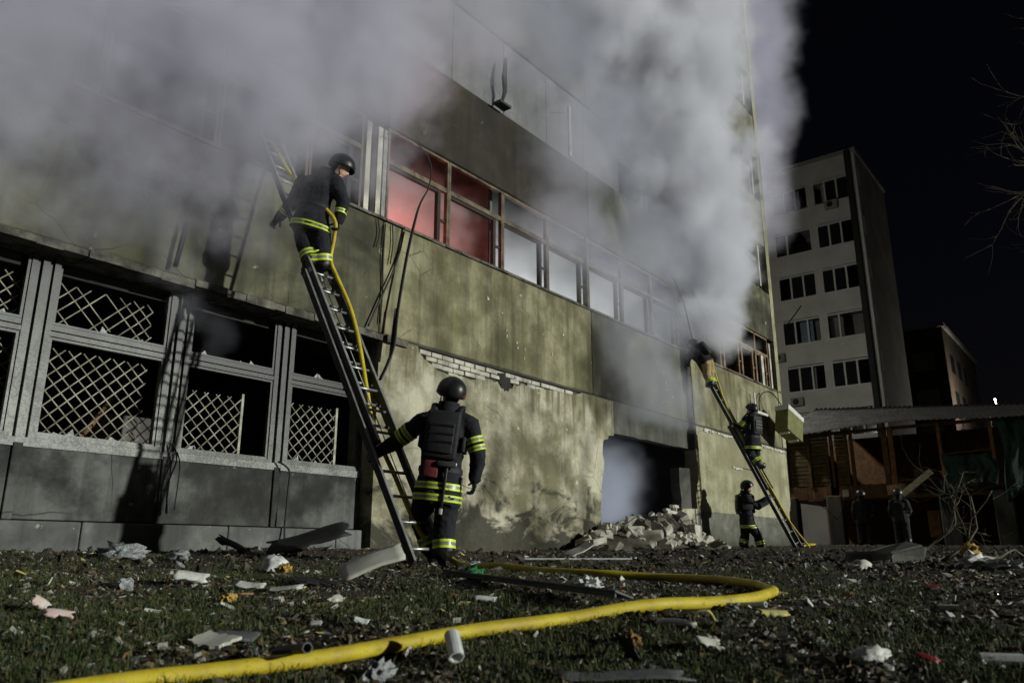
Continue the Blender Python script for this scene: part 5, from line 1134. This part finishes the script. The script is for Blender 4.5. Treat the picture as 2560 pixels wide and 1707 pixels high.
sheet('plank', 'long pale plank lying before the rubble pile', 'plank', 15.9, -1.95, 2.0, .16, .04, 'wood', .55, 0, .5, 0, seed=28, jagged=.02, h=.05)
sheet('plaster_slab', 'pale plaster slab tilted beside the rubble pile', 'panel', 8.48, -3.40, .36, .17, .015, 'board_pale', YB + .35, -.45, .3, 0, seed=29, jagged=.1)
pipe('plastic_strip', 'thin white strip lying in front of the rubble', 'strip', 6.92, -4.42, 1.1, .009, 'white_plastic', YB + .03, h=.04)
sheet('corrugated_sheet', 'dark crumpled metal sheet leaning at the plinth left of the ladder', 'sheet', 5.75, -1.55, .85, .5, .008, 'dark', YB + .25, -.25, .35, .9, seed=31, jagged=.12, h=-.02)
sheet('metal_scrap', 'black curled metal scrap standing beside the crumpled sheet', 'scrap', 5.05, -1.1, .3, .16, .01, 'dark', YB + .3, .5, .5, 1.8, seed=32, jagged=.2)
crumple('plastic_bag', 'white and yellow bag heap on the debris ridge at far right', 'bag', 8.13, -7.79, (.16, .10, .09), 'foam_white', 33, .8, 3)
crumple('foam_chunk', 'yellow foam on top of the bag heap at far right', 'foam', 8.25, -7.75, (.09, .07, .07), 'foam_yellow', 34, .8, 3, h=.15)
crumple('plastic_film', 'whitish film heap right of the bag heap on the ridge', 'film', 8.1, -8.0, (.16, .08, .06), 'film', 35, .8, 3)
crumple('plaster_lump', 'pale plaster lump on the ridge below the manhole ring', 'plaster', 7.3, -7.05, (.12, .08, .06), 'board_pale', 36, .5, 3)
sheet('pink_scrap', 'crumpled pink scrap on the bare soil at right', 'scrap', 5.30, -7.97, .08, .05, .004, 'red', YB, .2, .3, 1.5, seed=37, jagged=.3)
pipe('cardboard_tube', 'worn pale tube lying on the soil at right', 'tube', 4.50, -8.19, .09, .018, 'board_pale', YB - .5)
crumple('insulation_scrap', 'orange insulation scrap left of the worn tube at right', 'insulation', 4.75, -7.65, (.06, .03, .025), 'foam_brown', 39, .7, 3)
sheet('plastic_shard', 'grey-white can half near the grey trim strip', 'shard', 3.23, -6.28, .11, .06, .004, 'white_plastic', YB - .1, .05, .3, 2.2, seed=40, jagged=.15)
MH = thing('manhole_ring', (9.3, -6.75, G(9.3, -6.75)), 'raised concrete manhole ring with a dark lid at right', 'manhole')
c = on(9.3, -6.75, .10); k = MB(); n_ = 32; vs = []
for z, r in ((-.22, .36), (.0, .36), (.02, .34), (.02, .28), (-.05, .27)): vs += [c + Vector((math.cos(2 * PI * q / n_) * r * (1 + .02 * math.sin(q * 1.7)), math.sin(2 * PI * q / n_) * r, z)) for q in range(n_)]
k.add(vs, [(i * n_ + q, i * n_ + (q + 1) % n_, (i + 1) * n_ + (q + 1) % n_, (i + 1) * n_ + q) for i in range(4) for q in range(n_)]); k.build('ring', M['lintel'], MH)
k = MB(); k.tube([c + Vector((0, 0, -.06)), c + Vector((0, 0, -.04))], .27, 28); k.build('lid', M['dark'], MH)
k = MB(); k.rbox(on(8.9, -7.0, .09), ((.8, -.6, .2), (.6, .8, .1), (0, -.1, 1)), (.22, .15, .07), .02); k.v = [(x + rs.uniform(-.02, .02), y + rs.uniform(-.02, .02), z + rs.uniform(-.015, .015)) for x, y, z in k.v]
tag(k.build('concrete_block', M['lintel'], org=on(8.9, -7.0)), 'broken concrete block leaning under the manhole ring', 'block')

# many alike pale scraps
scr = []
for q in range(8):
    r = random.Random(100 + q); k = MB(); n_ = r.randint(4, 6); top = [Vector((math.cos(2 * PI * i / n_ + r.uniform(-.3, .3)) * r.uniform(.5, 1), math.sin(2 * PI * i / n_ + r.uniform(-.3, .3)) * r.uniform(.3, .9), r.uniform(-.15, .35))) for i in range(n_)]
    k.add([p * .03 for p in top] + [(p - Vector((0, 0, .16))) * .03 for p in top], [tuple(range(n_)), tuple(range(2 * n_ - 1, n_ - 1, -1))] + [(i, (i + 1) % n_, n_ + (i + 1) % n_, n_ + i) for i in range(n_)]); scr.append(k)
scrm = {(q, m_): scr[q].mesh('debris_scrap', M[m_]) for q in range(8) for m_ in ('white_plastic', 'board_pale', 'film', 'yellow_shell', 'foam_brown')}
rq = random.Random(55)
def spot(dmin, dmax):
    u = rq.random(); d = dmin * (dmax / dmin) ** u; lat = rq.uniform(-.66, .66) * d; p = CAM + FWD * d + RGT * lat; return p.x, p.y, d
nsc = 0
while nsc < 290:
    x, y, d = spot(2.5, 13)
    if y > -.3 and x < 26: continue
    m_ = rq.choices(('white_plastic', 'board_pale', 'film', 'yellow_shell', 'foam_brown'), (2.2, 2.6, 2, 1.8, 2.0))[0]
    o = bpy.data.objects.new('debris_scrap', scrm[(rq.randrange(8), m_)]); COL.objects.link(o); s_ = rq.uniform(.3, .85) * (1 if d < 4 else rq.uniform(1.1, 2.6)); o.location = (x, y, G(x, y) + .012); o.scale = (s_ * rq.uniform(.8, 1.8), s_, s_ * rq.uniform(.6, 1.4)); o.rotation_euler = (rq.gauss(0, .5), rq.gauss(0, .5), rq.uniform(0, 6.3))
    tag(o, {'white_plastic': 'small white plastic scrap', 'board_pale': 'small beige board scrap', 'film': 'small greyish film scrap', 'yellow_shell': 'small yellowish plastic scrap', 'foam_brown': 'small brown foam scrap'}[m_] + ' lying loose on the littered ground', 'scrap', 'scraps strewn on the ground'); nsc += 1

# ------------------------------------------------------------------ litter, leaves, grass: nobody could count them
def mass(name, label, verts, faces, mat, cat):
    me = bpy.data.meshes.new(name); me.from_pydata(verts.tolist(), [], faces.tolist()); me.materials.append(M[mat]); me.update()
    o = bpy.data.objects.new(name, me); COL.objects.link(o); return tag(o, label, cat, kind='stuff')
def field(n, dmin, dmax, spread=.72):
    u = rng.random(n); d = dmin * (dmax / dmin) ** u; lat = rng.uniform(-spread, spread, n) * d
    x = CAM.x + FWD.x * d + RGT.x * lat; y = CAM.y + FWD.y * d + RGT.y * lat; k = (y < .0) | (x > 26.5); return x[k], y[k], d[k]
def Gv(x, y): return gz(x, y) + bumps(x, y) * .7
def rot3(n, tilt):
    a = rng.uniform(0, 2 * PI, n); b_ = rng.normal(0, tilt, n); c_ = rng.normal(0, tilt, n)
    ca, sa, cb, sb, cc, sc = np.cos(a), np.sin(a), np.cos(b_), np.sin(b_), np.cos(c_), np.sin(c_)
    Rz = np.zeros((n, 3, 3)); Rz[:, 0, 0] = ca; Rz[:, 0, 1] = -sa; Rz[:, 1, 0] = sa; Rz[:, 1, 1] = ca; Rz[:, 2, 2] = 1
    Ry = np.zeros((n, 3, 3)); Ry[:, 0, 0] = cb; Ry[:, 0, 2] = sb; Ry[:, 2, 0] = -sb; Ry[:, 2, 2] = cb; Ry[:, 1, 1] = 1
    Rx = np.zeros((n, 3, 3)); Rx[:, 1, 1] = cc; Rx[:, 1, 2] = -sc; Rx[:, 2, 1] = sc; Rx[:, 2, 2] = cc; Rx[:, 0, 0] = 1
    return Rz @ Ry @ Rx
def bits(n, dmin, dmax, smin, smax, tilt, flat, name, label, mat, cat, lift=.004):
    x, y, d = field(n, dmin, dmax); n = len(x); s = smin * (smax / smin) ** (rng.random(n) ** 1.6) 
    cube = np.array([[a, b_, c_] for a in (-1, 1) for b_ in (-1, 1) for c_ in (-1, 1)], float)
    v = cube[None] * np.stack([s * rng.uniform(.6, 1.8, n), s * rng.uniform(.4, 1, n), s * rng.uniform(*flat, n)], -1)[:, None, :] * (1 + rng.uniform(-.45, .45, (n, 8, 1)))
    v = np.einsum('nij,nkj->nki', rot3(n, tilt), v) + np.stack([x, y, Gv(x, y) + lift + s * .15], -1)[:, None, :]
    f = np.array([(0, 1, 3, 2), (4, 6, 7, 5), (0, 4, 5, 1), (2, 3, 7, 6), (0, 2, 6, 4), (1, 5, 7, 3)])
    return mass(name, label, v.reshape(-1, 3), (f[None] + np.arange(n)[:, None, None] * 8).reshape(-1, 4), mat, cat)
bits(30000, 1.7, 24, .003, .019, .45, (.1, .5), 'debris_litter', 'small chips and fragments strewn thickly over the ground', 'litter', 'debris')
bits(5000, 6.5, 26, .008, .035, .7, (.4, .9), 'earth_clods', 'dark clods and chunks heaped along the far debris ridge', 'clod', 'clods')
bits(9000, 2.2, 18, .003, .017, .5, (.1, .5), 'pale_rubble_bits', 'fine pale rubble bits and splinters peppered over the ground', 'palebits', 'debris')
bits(2600, 1.8, 16, .002, .007, .8, (.1, .4), 'glint_bits', 'tiny glossy bits added for wet glints on the soil', 'glintbits', 'glass')
# leaves: cupped quads
x, y, d = field(16000, 1.7, 18); n = len(x); s = rng.uniform(.007, .024, n)
base = np.array([(-1, 0, .15), (-.3, -.55, .25), (-.3, .55, .25), (.4, -.5, .3), (.4, .5, .3), (1.1, 0, 0), (-.3, 0, 0), (.4, 0, .02)], float)
v = np.einsum('nij,nkj->nki', rot3(n, .5), base[None] * s[:, None, None] * np.array([1, 1, 1.2])) + np.stack([x, y, Gv(x, y) + .006], -1)[:, None, :]
f = np.array([(0, 1, 6), (0, 6, 2), (1, 3, 7), (1, 7, 6), (6, 7, 4), (6, 4, 2), (3, 5, 7), (7, 5, 4)])
mass('leaf_litter', 'brown dead leaves scattered over the ground', v.reshape(-1, 3), (f[None] + np.arange(n)[:, None, None] * 8).reshape(-1, 3), 'leafy', 'leaves')
# grass: curved blades in patches
x, y, d = field(190000, 1.6, 8.5)
lat = (x - CAM.x) * RGT.x + (y - CAM.y) * RGT.y
m1 = np.sin(x * 2.3 + 1.1 * np.sin(y * 1.9)) * np.sin(y * 2.7 + np.sin(x * 1.3)) + .5 * np.sin(x * 7.1 + y * 3) * np.sin(y * 6.3 - x * 2)
keep = (m1 + rng.normal(0, .35, len(x)) > .0 + .6 * np.clip(lat / d, -.6, .7) + np.clip(d - 5, 0, 4) * .18)
x, y, d = x[keep], y[keep], d[keep]; n = len(x); L = rng.uniform(.016, .055, n) * (1 + .5 * (rng.random(n) < .06)); az = rng.uniform(0, 2 * PI, n); ln = rng.uniform(.2, 1.1, n)
dx, dy = np.cos(az), np.sin(az); wx, wy = -dy * .0016, dx * .0016; z0 = Gv(x, y) - .004
P0 = np.stack([x, y, z0], -1); P1 = P0 + np.stack([dx * L * .35 * ln, dy * L * .35 * ln, L * .6], -1); P2 = P0 + np.stack([dx * L * ln, dy * L * ln, L * (1 - .25 * ln)], -1); Wv = np.stack([wx, wy, np.zeros(n)], -1)
v = np.stack([P0 - Wv, P0 + Wv, P1 + Wv * .8, P1 - Wv * .8, P2], 1)
fa = np.array([(0, 1, 2), (0, 2, 3), (3, 2, 4)])
mass('grass', 'short trampled grass growing in patches in the foreground', v.reshape(-1, 3), (fa[None] + np.arange(n)[:, None, None] * 5).reshape(-1, 3), 'grassblade', 'grass')

# ------------------------------------------------------------------ smoke (volume grids)
def smoke_mat(name, dens, col, aniso=0.):
    m = bpy.data.materials.new(name); m.use_nodes = True; n = m.node_tree.nodes; l = m.node_tree.links
    n.remove(n['Principled BSDF']); pv = n.new('ShaderNodeVolumePrincipled')
    pv.inputs['Color'].default_value = (*col, 1); pv.inputs['Density'].default_value = dens; pv.inputs['Anisotropy'].default_value = aniso
    l.new(pv.outputs[0], n['Material Output'].inputs['Volume']); return m

def smoke(name, label, lo, hi, vox, balls, mat, nscale=.8, amp=1.1, gain=1.6, warp=.5, bias=0., seed=0., box=False, stretch=1.):
    ng = bpy.data.node_groups.new(name, 'GeometryNodeTree'); n = ng.nodes; l = ng.links
    ng.interface.new_socket('Geometry', in_out='INPUT', socket_type='NodeSocketGeometry')
    ng.interface.new_socket('Geometry', in_out='OUTPUT', socket_type='NodeSocketGeometry')
    out = n.new('NodeGroupOutput')
    def mth(op, a, b=None, clamp=False):
        k = n.new('ShaderNodeMath'); k.operation = op; k.use_clamp = clamp
        for i, v in enumerate((a, b)):
            if v is None: continue
            if isinstance(v, (int, float)): k.inputs[i].default_value = v
            else: l.new(v, k.inputs[i])
        return k.outputs[0]
    def vm(op, a, b):
        k = n.new('ShaderNodeVectorMath'); k.operation = op
        for i, v in enumerate((a, b)):
            if v is None: continue
            if op == 'SCALE' and i == 1:
                k.inputs['Scale'].default_value = v; continue
            if isinstance(v, tuple): k.inputs[i].default_value = v
            else: l.new(v, k.inputs[i])
        return k
    pos = n.new('GeometryNodeInputPosition').outputs[0]
    ps = vm('MULTIPLY', vm('ADD', pos, (seed, seed * 1.7, seed * .3)).outputs[0], (1, 1, stretch)).outputs[0]
    def nz(vec, sc, det, rough=.55):
        t = n.new('ShaderNodeTexNoise'); t.inputs['Scale'].default_value = sc; t.inputs['Detail'].default_value = det; t.inputs['Roughness'].default_value = rough
        l.new(vec, t.inputs['Vector']); return t
    w = nz(ps, nscale * .6, 3).outputs['Color']
    wp = vm('ADD', pos, vm('SCALE', vm('SUBTRACT', w, (.5, .5, .5)).outputs[0], warp * 2).outputs[0]).outputs[0]
    if box:
        shape = None
    else:
        shape = None
        for (c, r) in balls:
            rr = r if isinstance(r, tuple) else (r, r, r)
            q = vm('MULTIPLY', vm('SUBTRACT', wp, tuple(c)).outputs[0], tuple(1 / k for k in rr)).outputs[0]
            d = mth('SUBTRACT', 1., vm('LENGTH', q, None).outputs['Value'])
            shape = d if shape is None else mth('MAXIMUM', shape, d)
    f = mth('SUBTRACT', nz(ps, nscale, 5, .58).outputs['Fac'], .5)
    f2 = mth('SUBTRACT', nz(ps, nscale * 2.8, 6, .62).outputs['Fac'], .5)
    bil = mth('SUBTRACT', .16, mth('ABSOLUTE', f2))
    e = mth('ADD', mth('MULTIPLY', f, amp), mth('MULTIPLY', bil, amp * 1.1))
    tot = mth('ADD', e, bias) if shape is None else mth('ADD', mth('ADD', shape, e), bias)
    dn = mth('MULTIPLY', tot, gain, True)
    if shape is not None: dn = mth('MULTIPLY', dn, mth('GREATER_THAN', shape, -.25))
    vc = n.new('GeometryNodeVolumeCube'); l.new(dn, vc.inputs['Density'])
    vc.inputs['Min'].default_value = lo; vc.inputs['Max'].default_value = hi
    for k, ax in enumerate('XYZ'): vc.inputs['Resolution ' + ax].default_value = max(4, int((hi[k] - lo[k]) / vox))
    sm = n.new('GeometryNodeSetMaterial'); sm.inputs['Material'].default_value = mat
    l.new(vc.outputs[0], sm.inputs[0]); l.new(sm.outputs[0], out.inputs[0])
    me = bpy.data.meshes.new(name); me.from_pydata([lo, hi], [], []); me.materials.append(mat)
    o = bpy.data.objects.new(name, me); COL.objects.link(o); o.modifiers.new('smoke', 'NODES').node_group = ng
    return tag(o, label, 'smoke', kind='stuff')

SM = smoke_mat('grey_violet_smoke', 1.1, (.79, .78, .87))
SM2 = smoke_mat('pale_smoke', 2.1, (.93, .935, .985), -.2)
SM3 = smoke_mat('thin_veil_smoke', .42, (.86, .88, .98), -.2)
SMR = smoke_mat('room_smoke', .95, (.95, .95, .96), -.25)
SMH = smoke_mat('opening_smoke', 1.0, (.80, .84, .97), -.2)
smoke('smoke_cloud', 'broad grey smoke cloud pouring over the upper left facade', (-5., -4.2, 3.2), (9.2, .0, 14.), .085,
      [((1.2, -1.2, 5.4), (3.4, 1.5, 2.0)), ((3.6, -1.2, 6.0), (2.7, 1.5, 2.2)), ((5.8, -1.1, 6.9), (2.1, 1.3, 1.8)), ((2.0, -1.6, 8.6), (4.5, 2.0, 2.8)), ((5.6, -1.5, 9.3), (3.0, 1.8, 2.7)), ((.5, -1.6, 11), (5.5, 2., 3.)), ((4.6, -1.6, 12.), (3.6, 2., 2.6)), ((-2.5, -1.5, 8), (3, 2., 4.)), ((7.1, -.9, 7.4), (1.1, 1.0, 1.5)), ((3.4, -.7, 4.3), (2.6, .8, 1.0)), ((1.2, -.7, 4.0), (2.4, .8, 1.1)), ((3.0, -.45, 3.75), (2.8, .5, .8)), ((4.2, -.6, 4.7), (1.8, .6, 1.1)), ((2.2, -.8, 4.4), (3., .8, 1.3))],
      SM, .72, 2.7, 1.7, .8, -.36, 3.)
smoke('smoke_plume', 'pale dense smoke plume rising from windows above the right ladder', (10.5, -3.8, 4.9), (24., .0, 20.), .10,
      [((19.8, -.55, 6.4), (1.8, .8, 1.1)), ((19.8, -.8, 7.6), (1.9, 1., 1.3)), ((19.2, -1., 9.0), (2.2, 1.2, 1.6)), ((17.9, -1.2, 10.6), (2.7, 1.4, 1.9)), ((16.6, -1.4, 12.2), (3.2, 1.6, 2.1)), ((15.8, -1.6, 14.2), (3.8, 1.8, 2.4)), ((15.8, -1.7, 17.), (4.4, 1.9, 2.8)), ((17.2, -.9, 9.0), (1.5, .9, 1.0)), ((13.6, -1.2, 12.2), (1.9, 1.2, 1.5))],
      SM2, .78, 2.1, 1.9, .8, -.22, 9.)
smoke('smoke_veil', 'thin drifting smoke in front of the blackened panel and windows', (8.5, -1.6, 3.0), (19.4, -.03, 14.), .12,
      [((12.6, -.5, 6.6), (1.3, .6, 1.2)), ((12.4, -.7, 8.0), (1.2, .6, 1.2)), ((11.2, -.8, 10.4), (2.4, .9, 1.5)), ((14.9, -.5, 6.2), (1.6, .6, 1.6)), ((15.4, -.5, 4.4), (1.2, .55, 1.6)), ((16.6, -.6, 7.5), (2.2, .8, 1.4)), ((14., -.8, 9.5), (2.4, .9, 1.8)), ((16.6, -.5, 3.6), (2.2, .5, 1.0)), ((12.5, -.8, 12.2), (3., 1., 1.6)), ((9.4, -.8, 10.4), (1.8, .9, 1.8)), ((17.2, -.5, 5.6), (1.4, .5, 1.2))],
      SM3, 1.0, 1.5, 1.6, .5, .0, 15.)
smoke('smoke_drift', 'smoke drifting behind the building corner against the night sky', (26.6, -1.5, 9.), (38., 4., 30.), .22,
      [((27.6, .8, 12.3), (.9, 1.2, 1.4)), ((28.2, 1., 15.2), (1.4, 1.5, 2.)), ((29.0, 1., 18.), (1.9, 1.6, 2.2)), ((29.6, 1., 21.), (2.2, 1.8, 2.4)), ((29.9, 1., 24.5), (2.5, 2., 2.8))],
      smoke_mat('far_smoke', .7, (.8, .79, .92)), .55, 1.5, 1.4, .8, -.03, 21.)
smoke('room_smoke', 'lit smoke filling the rooms behind the first-floor windows', (8.15, .55, 3.7), (20.3, 6.6, 7.3), .11, None, SMR, .8, 4.4, 1.2, box=True, bias=-.05, seed=2.)
smoke('room_haze', 'bluish smoke hanging inside the blown-out opening', (14.5, .3, -.05), (19.5, 6.6, 3.05), .14,
      [((15.7, 1.6, 1.5), (2.0, 1.7, 1.9)), ((16.8, 2.8, 1.3), (2.1, 2.3, 1.5)), ((15.2, .6, .9), (1.0, .6, .9)), ((17.6, 3.5, .8), (1.6, 2., .9))], SMH, .7, 1.4, 1.3, .5, .0, 5.)
smoke('smoke_wisp', 'small wisp of smoke at the top of the grilled windows', (4.2, -.9, 2.2), (6.4, .25, 4.2), .06,
      [((4.95, .05, 2.95), (.35, .2, .25)), ((5.3, .0, 2.8), (.3, .2, .3)), ((5.2, .0, 2.5), (.2, .15, .2)), ((4.6, -.1, 3.4), (.5, .3, .3))], SM3, 2., 1.0, 1.6, .2, -.05, 2.)
# firelight in the room with the red glow
fl = bpy.data.lights.new('firelight', 'POINT'); fl.energy = 210; fl.color = (1, .06, .025); fl.shadow_soft_size = .3
fo = bpy.data.objects.new('firelight', fl); COL.objects.link(fo); fo.location = (8.9, 1.3, 4.6)
for x_ in (12.9, 16.3):  # white lamps added to brighten the smoke behind the windows
    fl = bpy.data.lights.new('added_room_light', 'POINT'); fl.energy = 200; fl.color = (.92, .97, 1); fl.shadow_soft_size = .4
    fo = bpy.data.objects.new('added_room_light', fl); COL.objects.link(fo); fo.location = (x_, 1.5, 4.4)
